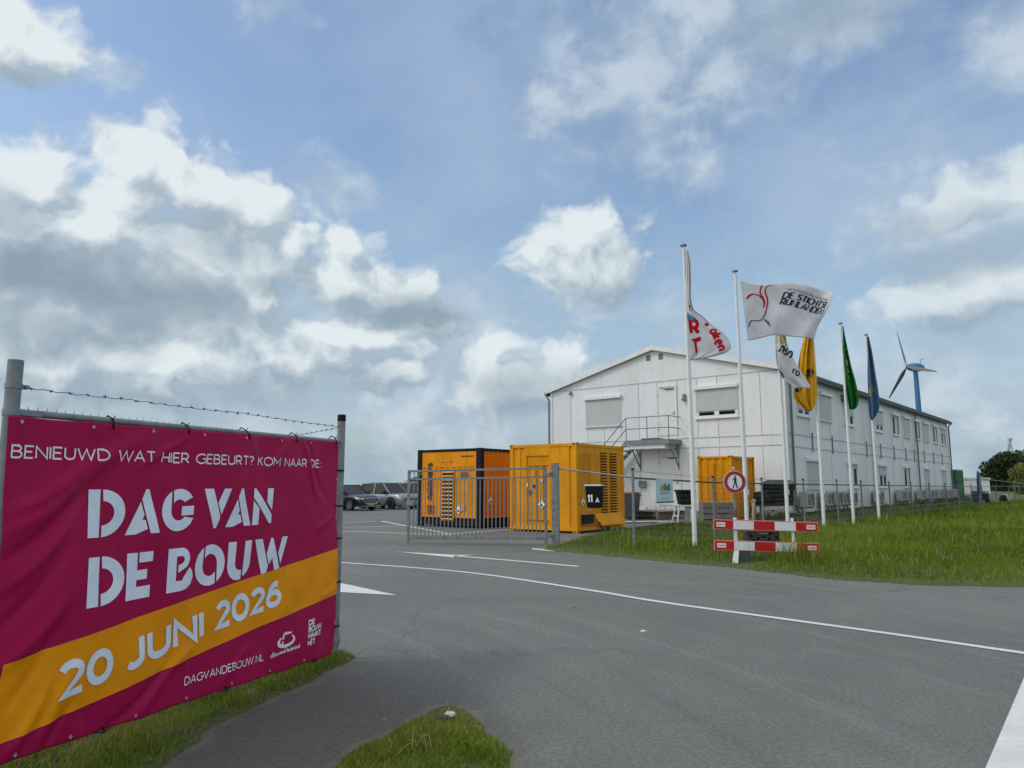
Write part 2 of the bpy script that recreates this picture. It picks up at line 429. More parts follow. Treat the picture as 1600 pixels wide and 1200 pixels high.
# stroke alphabet: width, strokes (points, closed); cap height 1
GL = {}
def _gl():
    A = arc
    GL.update({
    'A': (.74, [([(0, 0), (.37, 1), (.74, 0)], 0), ([(.13, .32), (.61, .32)], 0)]),
    'B': (.6, [([(0, 0), (0, 1), (.32, 1)] + A(.32, .765, .22, .235, 90, -90, 8) + [(0, .53)], 0), ([(.3, .53)] + A(.34, .265, .26, .265, 90, -90, 8) + [(0, 0)], 0)]),
    'C': (.72, [(A(.5, .5, .5, .5, 45, 315, 18), 0)]),
    'D': (.76, [([(0, 0), (0, 1), (.28, 1)] + A(.28, .5, .48, .5, 90, -90, 14) + [(0, 0)], 0)]),
    'E': (.52, [([(.52, 1), (0, 1), (0, 0), (.52, 0)], 0), ([(0, .52), (.46, .52)], 0)]),
    'G': (.84, [(A(.5, .5, .5, .5, 48, 340, 18) + [(.95, .5), (.6, .5)], 0)]),
    'H': (.64, [([(0, 0), (0, 1)], 0), ([(.64, 0), (.64, 1)], 0), ([(0, .5), (.64, .5)], 0)]),
    'I': (.02, [([(0, 0), (0, 1)], 0)]),
    'J': (.42, [([(.4, 1), (.4, .28)] + A(.16, .26, .24, .26, 0, -140, 8), 0)]),
    'K': (.6, [([(0, 0), (0, 1)], 0), ([(.56, 1), (.03, .42)], 0), ([(.2, .6), (.6, 0)], 0)]),
    'L': (.48, [([(0, 1), (0, 0), (.48, 0)], 0)]),
    'M': (.84, [([(0, 0), (0, 1), (.42, .32), (.84, 1), (.84, 0)], 0)]),
    'N': (.68, [([(0, 0), (0, 1), (.68, 0), (.68, 1)], 0)]),
    'O': (.98, [(A(.49, .5, .49, .5, 0, 349, 30), 1)]),
    'R': (.6, [([(0, 0), (0, 1), (.3, 1)] + A(.3, .71, .26, .29, 90, -90, 8) + [(0, .42)], 0), ([(.3, .42), (.6, 0)], 0)]),
    'S': (.54, [(A(.27, .75, .25, .25, 30, 270, 10) + A(.27, .25, .27, .25, 90, -150, 10), 0)]),
    'T': (.64, [([(.32, 0), (.32, 1)], 0), ([(0, 1), (.64, 1)], 0)]),
    'U': (.64, [([(0, 1), (0, .34)] + A(.32, .32, .32, .32, 180, 360, 10) + [(.64, 1)], 0)]),
    'V': (.72, [([(0, 1), (.36, 0), (.72, 1)], 0)]),
    'W': (1.12, [([(0, 1), (.29, 0), (.56, .96), (.83, 0), (1.12, 1)], 0)]),
    '?': (.44, [(A(.22, .76, .22, .24, 165, -60, 8) + [(.22, .42), (.22, .26)], 0), ([(.22, .0), (.22, .1)], 0)]),
    ':': (.04, [([(.02, 0), (.02, .11)], 0), ([(.02, .5), (.02, .61)], 0)]),
    '.': (.05, [([(.02, 0), (.02, .1)], 0)]),
    '0': (.66, [(A(.33, .5, .33, .5, 0, 349, 26), 1)]),
    '1': (.24, [([(0, .86), (.2, 1), (.2, 0)], 0)]),
    '2': (.56, [(A(.27, .72, .27, .28, 160, -35, 10) + [(.0, 0), (.58, 0)], 0)]),
    '6': (.62, [(A(.31, .31, .31, .31, 0, 349, 22), 1), ([(.06, .46), (.1, .66)] + A(.42, .56, .34, .44, 150, 70, 6), 0)]),
    'a': (.5, [(A(.25, .26, .25, .26, 0, 349, 16), 1), ([(.5, .54), (.5, 0)], 0)]),
    'e': (.52, [([(.02, .28), (.52, .28)] + A(.26, .27, .26, .27, 5, 310, 14), 0)]),
    'i': (.04, [([(.02, 0), (.02, .54)], 0), ([(.02, .68), (.02, .78)], 0)]),
    'k': (.42, [([(0, 0), (0, .8)], 0), ([(.4, .54), (.02, .22)], 0), ([(.14, .33), (.42, 0)], 0)]),
    'm': (.76, [([(0, 0), (0, .54)], 0), ([(0, .3)] + A(.19, .34, .19, .2, 180, 0, 6) + [(.38, 0)], 0), ([(.38, .3)] + A(.57, .34, .19, .2, 180, 0, 6) + [(.76, 0)], 0)]),
    'n': (.44, [([(0, 0), (0, .54)], 0), ([(0, .28)] + A(.22, .32, .22, .22, 180, 0, 8) + [(.44, 0)], 0)]),
    'o': (.52, [(A(.26, .27, .26, .27, 0, 349, 18), 1)]),
    'r': (.28, [([(0, 0), (0, .54)], 0), ([(0, .3)] + A(.22, .32, .22, .22, 180, 75, 5), 0)]),
    's': (.38, [(A(.19, .405, .17, .135, 30, 270, 8) + A(.19, .135, .19, .135, 90, -150, 8), 0)]),
    'd': (.5, [(A(.25, .26, .25, .26, 0, 349, 16), 1), ([(.5, .95), (.5, 0)], 0)]),
    'u': (.44, [([(0, .54), (0, .22)] + A(.22, .22, .22, .22, 180, 360, 8) + [(.44, .54)], 0), ([(.44, .54), (.44, 0)], 0)]),
    'l': (.04, [([(.02, 0), (.02, .95)], 0)]),
    'w': (.72, [([(0, .54), (.18, 0), (.36, .5), (.54, 0), (.72, .54)], 0)]),
    'b': (.5, [(A(.25, .26, .25, .26, 0, 349, 16), 1), ([(0, .95), (0, 0)], 0)]),
    })
_gl()
def text(s, u0, v0, h, weight, width=None, angle=0.0, slant=0.0, gap=.2, off=0.0):
    """polygons of a line of stroke letters; weight as a part of the cap height"""
    adv = 0; items = []
    for ch in s:
        if ch == ' ': adv += .5; continue
        wd, st = GL[ch]
        items.append((adv, st)); adv += wd + gap
    adv -= gap; adv = max(adv, .1)
    t = h * weight
    sx = (width - t) / adv if width else h - t
    ca, sa = math.cos(angle), math.sin(angle); out = []
    k = 0
    for ax, st in items:
        for pts, cl in st:
            q = [(t / 2 + (ax + x) * sx, t / 2 + y * (h - t)) for x, y in pts]
            q = [(x + y * slant, y) for x, y in q]
            for poly in ribbon(q, t, bool(cl)):
                out.append(([(u0 + x * ca - y * sa, v0 + x * sa + y * ca) for x, y in poly], off + .0006 * (k % 3)))
            k += 1
    return out

# ------------------------------------------------------------------ ground heights
FP = np.array([3.0, 18.35]); FB = np.array([.644, .765]); FN = np.array([-.765, .644])   # side fence: start, along, toward the building
VERGE = [(.72, 18.75), (1.03, 17.95), (1.3, 17.85), (2.27, 16.72), (3.36, 15.35), (4.1, 14.75), (4.62, 14.0), (5.4, 12.75), (6.6, 12.05), (8.0, 11.8), (12, 11.4), (25, 11.0), (75, 10.5),
         (75, 95), (47, 95), (34, 60), (11.9, 32.6), (11.2, 33.0), (9.3, 31.6), (7.5, 30.1), (4.55, 26.6), (2.1, 23.0), (1.45, 20.4), (.75, 19.4)]
STRIP = [(-1.4, 7.2), (-1.4, 7.02), (-1.47, 6.8), (-1.6, 6.25), (-1.79, 5.7), (-1.95, 5.06), (-1.93, 4.45), (-1.96, 3.2), (-2.1, 1.5), (-12, 1.5), (-12, 9), (-5, 9.6), (-1.75, 7.5)]
PATCH = [(-1.2, 3.9), (-1.08, 4.45), (-1.03, 4.77), (-.87, 5.0), (-.72, 5.4), (-.55, 5.62), (-.40, 5.66), (-.29, 5.57), (-.15, 5.3), (-.08, 4.95), (.06, 4.63), (.05, 4.3), (.1, 3.0), (-1.4, 3.0)]
def sdist(X, Y, poly):
    """signed distance to a polygon, positive inside"""
    P = np.array(poly); n = len(P); d = np.full(X.shape, 1e9); ins = np.zeros(X.shape, bool)
    for i in range(n):
        a, b = P[i], P[(i + 1) % n]; e = b - a
        t = np.clip(((X - a[0]) * e[0] + (Y - a[1]) * e[1]) / (e @ e), 0, 1)
        d = np.minimum(d, np.hypot(X - a[0] - t * e[0], Y - a[1] - t * e[1]))
        c = (a[1] > Y) != (b[1] > Y)
        with np.errstate(divide='ignore', invalid='ignore'):
            xi = a[0] + (Y - a[1]) / (b[1] - a[1] if b[1] != a[1] else 1e-9) * e[0]
        ins ^= c & (X < xi)
    return np.where(ins, d, -d)
def sstep(x, a, b):
    t = np.clip((x - a) / (b - a), 0, 1); return t * t * (3 - 2 * t)
def wob(X, Y, k=1.0):
    """smooth pseudo-random wobble in -1..1"""
    return (np.sin(X * 1.7 * k + 1.3 * np.sin(Y * .9 * k)) + np.sin(Y * 2.1 * k + 1.7 * np.sin(X * 1.2 * k + 2)) + np.sin((X * .8 - Y * 1.1) * k + 4)) / 3
def green_sd(X, Y):
    v = np.maximum(np.maximum(sdist(X, Y, VERGE), sdist(X, Y, STRIP)), sdist(X, Y, PATCH))
    return v + .05 * wob(X, Y, 5) + .025 * wob(X + 9, Y, 17)
def verge_h(X, Y):
    s = (X - FP[0]) * FB[0] + (Y - FP[1]) * FB[1]
    q = (X - FP[0]) * FN[0] + (Y - FP[1]) * FN[1]
    dip = -.27 * sstep(s, .5, 5)
    a = sstep(q, -1.1, -.1)
    up = .42 * sstep(s, 12.5, 16.5) + .06
    b = sstep(q, .2, 2.2)
    z = a * dip * (1 - b) + b * up
    z += .07 * sstep(sdist(X, Y, VERGE), .3, 2.5) * (1 - sstep(q, -1.2, -.2)) + .025 * wob(X, Y, .8) * sstep(sdist(X, Y, VERGE), .5, 2)
    return z
def ground_h(X, Y):
    sd = green_sd(X, Y)
    k = sstep(sd, -.12, .16)
    return -.07 + k * (.105 + verge_h(X, Y) * sstep(sd, 0, 1.2))
def ax(*seg):
    out = []
    for a, b, st in seg: out += list(np.arange(a, b - 1e-6, st))
    return np.array(out + [seg[-1][1]])
def height_sheet(name, xs, ys, hfn, m, cut=None):
    X, Y = np.meshgrid(xs, ys); Z = hfn(X, Y)
    nx, ny = len(xs), len(ys)
    me = bpy.data.meshes.new(name)
    V = np.stack([X, Y, Z], -1).reshape(-1, 3)
    i = np.arange(nx * ny).reshape(ny, nx)
    F = np.stack([i[:-1, :-1], i[:-1, 1:], i[1:, 1:], i[1:, :-1]], -1).reshape(-1, 4)
    if cut is not None:
        keep = ~cut(V)[F].all(1); F = F[keep]
    me.vertices.add(len(V)); me.vertices.foreach_set('co', V.ravel())
    me.loops.add(F.size); me.loops.foreach_set('vertex_index', F.ravel())
    me.polygons.add(len(F)); me.polygons.foreach_set('loop_start', np.arange(0, F.size, 4)); me.polygons.foreach_set('loop_total', np.full(len(F), 4))
    me.materials.append(m); me.update(calc_edges=True); me.validate()
    me.polygons.foreach_set('use_smooth', [True] * len(me.polygons))
    o = bpy.data.objects.new(name, me); COL.objects.link(o)
    return o

def soil_material():
    m = bpy.data.materials.new("turf_soil"); m.use_nodes = True; N = NT(m.node_tree)
    p = m.node_tree.nodes['Principled BSDF']; co = N.n('ShaderNodeTexCoord').outputs['Object']
    a = N.noise(co, .35, 6, .6); b = N.noise(co, 14, 6, .7)
    c = N.mix(N.ramp(a, .35, .65), (.045, .075, .016, 1), (.075, .11, .025, 1))
    c = N.mix(N.ramp(b, .40, .68), c, (.13, .115, .06, 1))
    N.put(p.inputs['Base Color'], c); p.inputs['Roughness'].default_value = .95
    bp = N.n('ShaderNodeBump'); bp.inputs['Strength'].default_value = .8; bp.inputs['Distance'].default_value = .05
    N.put(bp.inputs['Height'], b); N.put(p.inputs['Normal'], bp.outputs[0])
    return m
def asphalt_material():
    m = bpy.data.materials.new("asphalt"); m.use_nodes = True; N = NT(m.node_tree)
    p = m.node_tree.nodes['Principled BSDF']; co = N.n('ShaderNodeTexCoord').outputs['Object']
    big = N.noise(co, .22, 5, .6, .5)
    mid = N.noise(co, 1.7, 7, .62, .3)
    fine = N.noise(co, 120, 5, .85)
    grit = N.noise(co, 30, 4, .7)
    # wheel tracks: streaks that follow the bend toward the gate
    x, y, z = N.xyz(co)
    rr = N.m('SQRT', N.m('ADD', N.m('POWER', N.m('ADD', x, 12.), 2), N.m('POWER', N.m('SUBTRACT', y, 1.5), 2)))
    an = N.m('ARCTAN2', N.m('SUBTRACT', y, 1.5), N.m('ADD', x, 12.))
    st = N.noise(N.comb(N.m('MULTIPLY', rr, 3.2), N.m('MULTIPLY', an, 2.5), 0), 1.0, 7, .66, .2)
    c = N.mix(N.ramp(big, .3, .7), (.128, .131, .124, 1), (.165, .167, .158, 1))
    c = N.mix(N.m('MULTIPLY', N.ramp(st, .5, .72), .5), c, (.215, .216, .204, 1))
    c = N.mix(N.m('MULTIPLY', N.ramp(st, .46, .25), .5), c, (.098, .10, .096, 1))
    c = N.mix(N.m('MULTIPLY', N.ramp(mid, .5, .74), .45), c, (.205, .204, .193, 1))
    # the older, darker surfacing of the footpath by the hoarding
    d = N.v('LENGTH', N.v('MULTIPLY', N.v('SUBTRACT', co, (-1.25, 4.6, 0)), (.62, .45, 0)), out=1)
    pm = N.ramp(N.m('ADD', d, N.m('MULTIPLY', N.m('SUBTRACT', mid, .5), .5)), 1.15, .45)
    c = N.mix(N.m('MULTIPLY', pm, .78), c, (.082, .080, .076, 1))
    # aggregate
    c = N.mix(N.ramp(fine, .54, .68), c, N.mix(1.0, c, (2.1, 2.1, 2.05, 1), blend='MULTIPLY'))
    c = N.mix(N.ramp(grit, .35, .65), N.mix(1.0, c, (.78, .78, .78, 1), blend='MULTIPLY'), N.mix(1.0, c, (1.16, 1.16, 1.14, 1), blend='MULTIPLY'))
    c = N.mix(N.ramp(fine, .46, .30), c, N.mix(1.0, c, (.35, .35, .35, 1), blend='MULTIPLY'))
    # pale scuffs and a few cracks
    sc = N.noise(N.v('MULTIPLY', co, (1, 2.2, 1)), 2.6, 3, .5)
    c = N.mix(N.m('MULTIPLY', N.ramp(sc, .735, .77), .55), c, (.36, .35, .33, 1))
    vo = N.n('ShaderNodeTexVoronoi', feature='DISTANCE_TO_EDGE'); vo.inputs['Scale'].default_value = .21
    N.put(vo.inputs['Vector'], N.v('ADD', co, N.v('MULTIPLY', N.noise(co, 1.3, 5, .65, out='Color'), (1.6, 1.6, 0))))
    ck = N.m('MULTIPLY', N.ramp(vo.outputs['Distance'], .007, .001), N.ramp(big, .44, .56))
    c = N.mix(N.m('MULTIPLY', ck, .35), c, (.04, .04, .04, 1))
    ed = N.n('ShaderNodeAttribute', attribute_name='edge').outputs['Fac']
    dm = N.m('MULTIPLY', N.ramp(N.m('ADD', ed, N.m('MULTIPLY', N.m('SUBTRACT', mid, .5), .9)), .6, 1.05), .6)
    c = N.mix(dm, c, N.mix(N.ramp(fine, .35, .65), (.10, .088, .06, 1), (.24, .22, .17, 1)))
    N.put(p.inputs['Base Color'], c)
    N.put(p.inputs['Roughness'], N.ramp(mid, .3, .7, .72, .9)); p.inputs['Specular IOR Level'].default_value = .35
    bp = N.n('ShaderNodeBump'); bp.inputs['Strength'].default_value = .5; bp.inputs['Distance'].default_value = .004
    N.put(bp.inputs['Height'], fine); N.put(p.inputs['Normal'], bp.outputs[0])
    return m
GX = ax((-900, -200, 100), (-200, -40, 20), (-40, -8, 2), (-8, -3, .5), (-3, 9, .12), (9, 24, .3), (24, 60, 1), (60, 100, 5), (100, 300, 40), (300, 1500, 200))
GY = ax((-60, -10, 10), (-10, 0, 2), (0, 3, .5), (3, 21, .12), (21, 36, .3), (36, 70, 1), (70, 130, 5), (130, 400, 45), (400, 2400, 250))
ground = height_sheet("ground", GX, GY, ground_h, soil_material()); structure(ground)
AX_ = ax((-90, -40, 10), (-40, -8, 2), (-8, -3, .5), (-3, 9, .12), (9, 24, .3), (24, 100, 4))
AY_ = ax((-20, 0, 2), (0, 3, .5), (3, 21, .12), (21, 36, .3), (36, 70, 2))
def asph_h(X, Y): return np.where(green_sd(X, Y) > .5, -.8, 0.0)
road = height_sheet("road", AX_, AY_, asph_h, asphalt_material(), cut=lambda V: V[:, 2] < -.5); structure(road)
_v = np.empty(len(road.data.vertices) * 3); road.data.vertices.foreach_get('co', _v); _v = _v.reshape(-1, 3)
_a = road.data.attributes.new('edge', 'FLOAT', 'POINT'); _a.data.foreach_set('value', np.exp(-np.maximum(0, -green_sd(_v[:, 0], _v[:, 1])) / .07).astype(np.float32))

# ------------------------------------------------------------------ road markings
M_LINE = None
def line_material():
    m = bpy.data.materials.new("road_paint"); m.use_nodes = True; N = NT(m.node_tree)
    p = m.node_tree.nodes['Principled BSDF']; co = N.n('ShaderNodeTexCoord').outputs['Object']
    a = N.noise(co, 2.3, 6, .65); f = N.noise(co, 90, 3, .7)
    c = N.mix(N.ramp(a, .35, .7), (.58, .59, .58, 1), (.74, .75, .74, 1))
    w = N.m('MULTIPLY', N.ramp(N.m('ADD', N.m('MULTIPLY', f, .6), N.m('MULTIPLY', a, .4)), .535, .64), .72)
    c = N.mix(w, c, (.2, .2, .195, 1))
    N.put(p.inputs['Base Color'], c); p.inputs['Roughness'].default_value = .7
    return m
M_LINE = line_material()
def marking(polys, z=.006):
    mb = MB()
    for P in polys: mb.add([(x, y, z) for x, y in P], [tuple(range(len(P)))])
    o = mb.build("road_marking", M_LINE); structure(o); return o
def smooth_path(pts, n=8):
    out = []
    for i in range(len(pts) - 1):
        p0, p1, p2, p3 = (Vector(pts[max(i - 1, 0)]), Vector(pts[i]), Vector(pts[i + 1]), Vector(pts[min(i + 2, len(pts) - 1)]))
        for k in range(n):
            t = k / n
            out.append(tuple(.5 * (2 * p1 + (p2 - p0) * t + (2 * p0 - 5 * p1 + 4 * p2 - p3) * t * t + (3 * p1 - p0 - 3 * p2 + p3) * t ** 3)))
    return out + [tuple(pts[-1])]
marking(ribbon(smooth_path([(-5.6, 16.5), (-3.52, 15.53), (-.91, 13.9), (1.04, 11.72), (2.04, 10.40), (3.1, 9.28), (4.1, 8.22), (4.89, 7.32), (6.6, 5.4), (8.5, 3)]), .115))
marking([[(-2.81, 18.07), (-1.3, 16.6), (-1.27, 16.88), (-.84, 17.26), (-1.3, 17.2)]])
marking(ribbon([(-1.3, 16.98), (0, 15.95), (1.31, 14.82)], .14))
marking([[(-4.2, 12.2), (-2.65, 11.35), (-1.66, 11.01), (-2.75, 12.3), (-4, 13)]])
marking(ribbon([(-9, 27.4), (-5.88, 25.89), (-1.94, 23.94)], .15))
marking(ribbon([(-5.74, 32.87), (-2.01, 24.35), (0.0, 27.0)], .16))
marking(ribbon([(-9.5, 28.7), (-5.9, 32.7)], .15))
marking(ribbon([(-9.5, 27.0), (-6.41, 28.19), (-4.18, 29.05)], .15))
marking([[(.5, 19.0), (1.12, 18.5), (1.05, 18.05), (.52, 18.62)]])
marking([[(4.30, 6.45), (2.66, 4.40), (1.7, 3.2), (2.35, 2.7), (3.3, 3.9), (4.95, 5.95)]])

# ------------------------------------------------------------------ grass blades (one object each, nobody could count them)
def grass_material(name, straw=.35):
    m = bpy.data.materials.new(name); m.use_nodes = True; N = NT(m.node_tree)
    p = m.node_tree.nodes['Principled BSDF']
    at = N.n('ShaderNodeAttribute', attribute_name='tint').outputs['Fac']
    r = N.n('ShaderNodeValToRGB'); e = r.color_ramp.elements
    e[0].position = 0; e[0].color = (.045, .078, .008, 1)
    e[1].position = 1; e[1].color = (.36, .32, .15, 1)
    for pos, c in ((.35, (.10, .165, .012, 1)), (.62, (.185, .262, .018, 1)), (.8, (.27, .27, .05, 1))):
        q = e.new(pos); q.color = c
    N.put(r.inputs[0], at); N.put(p.inputs['Base Color'], r.outputs[0])
    p.inputs['Roughness'].default_value = .6; p.inputs['Specular IOR Level'].default_value = .12
    tr = N.n('ShaderNodeBsdfTranslucent'); N.put(tr.inputs['Color'], r.outputs[0])
    ms = N.n('ShaderNodeMixShader'); ms.inputs[0].default_value = .35
    out = m.node_tree.nodes['Material Output']
    m.node_tree.links.new(p.outputs[0], ms.inputs[1]); m.node_tree.links.new(tr.outputs[0], ms.inputs[2]); m.node_tree.links.new(ms.outputs[0], out.inputs[0])
    return m
M_GRASS = grass_material("grass_blades")
def blades(name, P, h, w, tint, lean=.5):
    n = len(P); a = RNG.uniform(0, 2 * np.pi, n); side = np.stack([np.cos(a), np.sin(a), np.zeros(n)], 1) * (w / 2)[:, None]
    la = RNG.uniform(0, 2 * np.pi, n); ln = RNG.uniform(.1, 1, n) * lean * h
    dirv = np.stack([np.cos(la), np.sin(la), np.zeros(n)], 1) * ln[:, None]
    up = np.zeros((n, 3)); up[:, 2] = h
    V = np.stack([P - side, P + side, P + side * .75 + dirv * .35 + up * .55, P - side * .75 + dirv * .35 + up * .55, P + dirv + up * (1 - .25 * lean)], 1)
    me = bpy.data.meshes.new(name)
    me.vertices.add(n * 5); me.vertices.foreach_set('co', V.astype(np.float32).ravel())
    b = np.arange(n)[:, None] * 5
    L = np.concatenate([b + np.array([[0, 1, 2, 3]]), b + np.array([[3, 2, 4]])], 1).ravel()
    me.loops.add(len(L)); me.loops.foreach_set('vertex_index', L)
    st = (np.arange(n)[:, None] * 7 + np.array([[0, 4]])).ravel(); tot = np.tile([4, 3], n)
    me.polygons.add(2 * n); me.polygons.foreach_set('loop_start', st); me.polygons.foreach_set('loop_total', tot)
    at = me.attributes.new('tint', 'FLOAT', 'POINT'); at.data.foreach_set('value', np.repeat(tint, 5).astype(np.float32))
    me.materials.append(M_GRASS); me.update(calc_edges=True)
    o = bpy.data.objects.new(name, me); COL.objects.link(o); o['kind'] = 'stuff'
    return o
def scatter(x0, x1, y0, y1, dens, keep):
    n = int((x1 - x0) * (y1 - y0) * dens)
    X = RNG.uniform(x0, x1, n); Y = RNG.uniform(y0, y1, n); k = keep(X, Y); return X[k], Y[k]
def infr(X, Y): return (X < .86 * Y + 1.5) & (X > -.86 * Y - 1.5)
BO = np.array([12.0, 32.2])
def bld_q(X, Y): return (X - BO[0]) * FN[0] + (Y - BO[1]) * FN[1], (X - BO[0]) * FB[0] + (Y - BO[1]) * FB[1]
def verge_keep(X, Y):
    q, s = bld_q(X, Y)
    return (green_sd(X, Y) > -.02) & infr(X, Y) & ~((q > -.05) & (s > -.1))
def clump(X, Y): return .5 + .5 * wob(X, Y, 1.3) * .6 + .5 * wob(X + 5, Y - 3, 4.1) * .4
gp = []
for (x0, x1, y0, y1, de, hh, ww) in ((.5, 16, 10.8, 17.5, 460, .165, .011), (.5, 21, 17.5, 25, 210, .19, .015), (1, 31, 25, 36, 80, .24, .022), (14, 62, 36, 70, 22, .27, .045)):
    X, Y = scatter(x0, x1, y0, y1, de, lambda X, Y: verge_keep(X, Y) & (Y >= y0) & (Y < y1))
    c = clump(X, Y); sd = green_sd(X, Y); vs = sdist(X, Y, VERGE)
    s = (X - FP[0]) * FB[0] + (Y - FP[1]) * FB[1]; q = (X - FP[0]) * FN[0] + (Y - FP[1]) * FN[1]
    edge = sstep(vs, .0, .9)
    h = hh * (.45 + .9 * c) * (.35 + .65 * edge) * RNG.uniform(.6, 1.25, len(X))
    h *= 1 + .7 * np.exp(-((q + .0) / .35) ** 2)                                   # uncut along the fence
    h *= 1 + 3.4 * 0
    tuft_h = .72 * np.exp(-(((X - 5.55) / .40) ** 2 + ((Y - 14.75) / .28) ** 2)) * RNG.uniform(.45, 1.15, len(X))     # rank tuft in front of the barrier
    h *= 1 - .55 * np.exp(-(((X - 5.0) / .55) ** 2 + ((Y - 14.9) / .35) ** 2)) * (X < 5.2)
    t = .49 + .32 * (c - .5) + .19 * wob(X, Y, .5) + RNG.normal(0, .11, len(X))
    t += .30 * np.exp(-np.maximum(vs, 0) / .55) * (RNG.uniform(0, 1, len(X)) < .6)               # drier at the kerb edge
    t += .30 * (RNG.uniform(0, 1, len(X)) < .04)
    t -= .16 * sstep(q, .4, 1.5)  # shade on the bank put into a darker blade tint
    h *= (1 - .45 * sstep(s, 0.5, -2.5) * (q > -3))
    if y0 < 30:                                                                     # seed stalks and dry tufts standing above the sward
        m_ = RNG.uniform(0, 1, len(X)) < .035 * (.3 + 1.4 * (wob(X + 3, Y, 1.9) > .1))
        h = np.where(m_, h * RNG.uniform(1.5, 2.6, len(X)), h); t = np.where(m_, RNG.uniform(.68, .95, len(X)), t)
    soil = np.exp(-(((X - 4.95) / .5) ** 2 + ((Y - 14.75) / .4) ** 2)) + .6 * (wob(X - 7, Y + 4, 2.3) > .72)
    h = h * (1 - .75 * np.clip(soil, 0, 1)) + tuft_h; t = t + .18 * np.clip(soil, 0, 1)
    gp.append((np.stack([X, Y, ground_h(X, Y) - .01], 1), h, ww * RNG.uniform(.7, 1.4, len(X)), np.clip(t, 0, 1)))
blades("grass", *[np.concatenate([g[i] for g in gp]) for i in range(4)], lean=.75)
def near_grass(poly, x0, x1, y0, y1, dens, hmax, dry):
    X, Y = scatter(x0, x1, y0, y1, dens, lambda X, Y: (sdist(X, Y, poly) + .05 * wob(X, Y, 5) + .03 * wob(X, Y, 14) > -.03))
    sd = sdist(X, Y, poly); kp = RNG.uniform(0, 1, len(X)) < (.12 + .88 * sstep(sd + .05 * wob(X, Y, 23), -.02, .16)) * (.35 + .65 * sstep(wob(X, Y, 6), -.75, .2)); X, Y, sd = X[kp], Y[kp], sd[kp]; c = clump(X * 3, Y * 3)
    h = hmax * (.25 + 1.0 * c) * (.30 + .70 * sstep(sd, -.03, .30)) * RNG.uniform(.5, 1.25, len(X))
    t = .56 + .34 * (c - .5) + RNG.normal(0, .14, len(X)) + dry(X, Y, sd) + .35 * (RNG.uniform(0, 1, len(X)) < .06)
    return np.stack([X, Y, ground_h(X, Y) - .008], 1), h, .0042 * RNG.uniform(.7, 1.6, len(X)), np.clip(t, 0, 1)
def dry_patch(X, Y, sd):
    return .42 * np.exp(-(((X + .42) / .36) ** 2 + ((Y - 5.38) / .33) ** 2)) + .24 * np.exp(-np.maximum(sd, 0) / .06)
def tuft(X, Y): return 1 + 1.0 * np.exp(-(((X + .06) / .16) ** 2 + ((Y - 4.65) / .35) ** 2)) - .55 * np.exp(-(((X + .43) / .30) ** 2 + ((Y - 5.36) / .28) ** 2))
a = near_grass(PATCH, -1.3, .15, 3.6, 5.75, 11000, .085, dry_patch)
a = (a[0], a[1] * tuft(a[0][:, 0], a[0][:, 1]), a[2], a[3])
blades("grass", *a, lean=.9)
sx0 = near_grass(STRIP, -3.4, -1.3, 3.4, 7.5, 6500, .115, lambda X, Y, sd: .16 * np.exp(-np.maximum(sd, 0) / .10) + .13 * wob(X, Y, 3))
kk = sx0[0][:, 0] > -2.75 - .2 + (sx0[0][:, 1] - 3.92) * .33 - .45
blades("grass", sx0[0][kk], sx0[1][kk], sx0[2][kk], sx0[3][kk], lean=.9)
# dead stalks lying on the patch
mb = MB()
for i in range(15):
    x, y = RNG.uniform(-.9, -.1), RNG.uniform(4.45, 5.45)
    if sdist(np.array([x]), np.array([y]), PATCH)[0] < .05: continue
    a0 = RNG.uniform(0, 6.28); L = RNG.uniform(.05, .15); z = float(ground_h(np.array([x]), np.array([y]))[0])
    mb.tube([(x, y, z + .03), (x + .5 * L * math.cos(a0), y + .5 * L * math.sin(a0), z + RNG.uniform(.06, .13)), (x + L * math.cos(a0 + .4), y + L * math.sin(a0 + .4), z + RNG.uniform(.03, .12))], .0016, 4)
o = mb.build("dead_grass_stalks", mat("straw", (.30, .27, .15), .8)); o['kind'] = 'stuff'
# pale stone on the patch, crumbs on the road
def stone(x, y, z, r, m, label, seed):
    bm = bmesh.new(); bmesh.ops.create_icosphere(bm, subdivisions=2, radius=r); rg = random.Random(seed)
    for q in bm.verts: q.co = Vector((q.co.x * 1.35, q.co.y, q.co.z * .75)) * (1 + rg.uniform(-.18, .18))
    me = bpy.data.meshes.new("stone"); bm.to_mesh(me); bm.free(); me.materials.append(m)
    o = bpy.data.objects.new("stone", me); o.location = (x, y, z); COL.objects.link(o); tag(o, label, "stone"); return o
M_STONE = mat("pale_stone", (.62, .60, .55), .8, 0, .15, 9, .4, 60)
stone(-.42, 5.23, .062, .026, M_STONE, "white stone lying on the small grass patch in front", 3)
stone(-.46, 5.20, .04, .034, mat("dark_clod", (.05, .048, .045), .9, 0, .3), "dark clod of asphalt beside the white stone on the grass patch", 4)
stone(1.44, 8.35, .006, .024, M_STONE, "flat pale stone chip lying alone on the asphalt road", 8)
stone(.8, 10.0, .004, .03, mat("pinkish_chip", (.3, .2, .18), .8), "flat reddish crumb on the asphalt just before the long white line", 9)

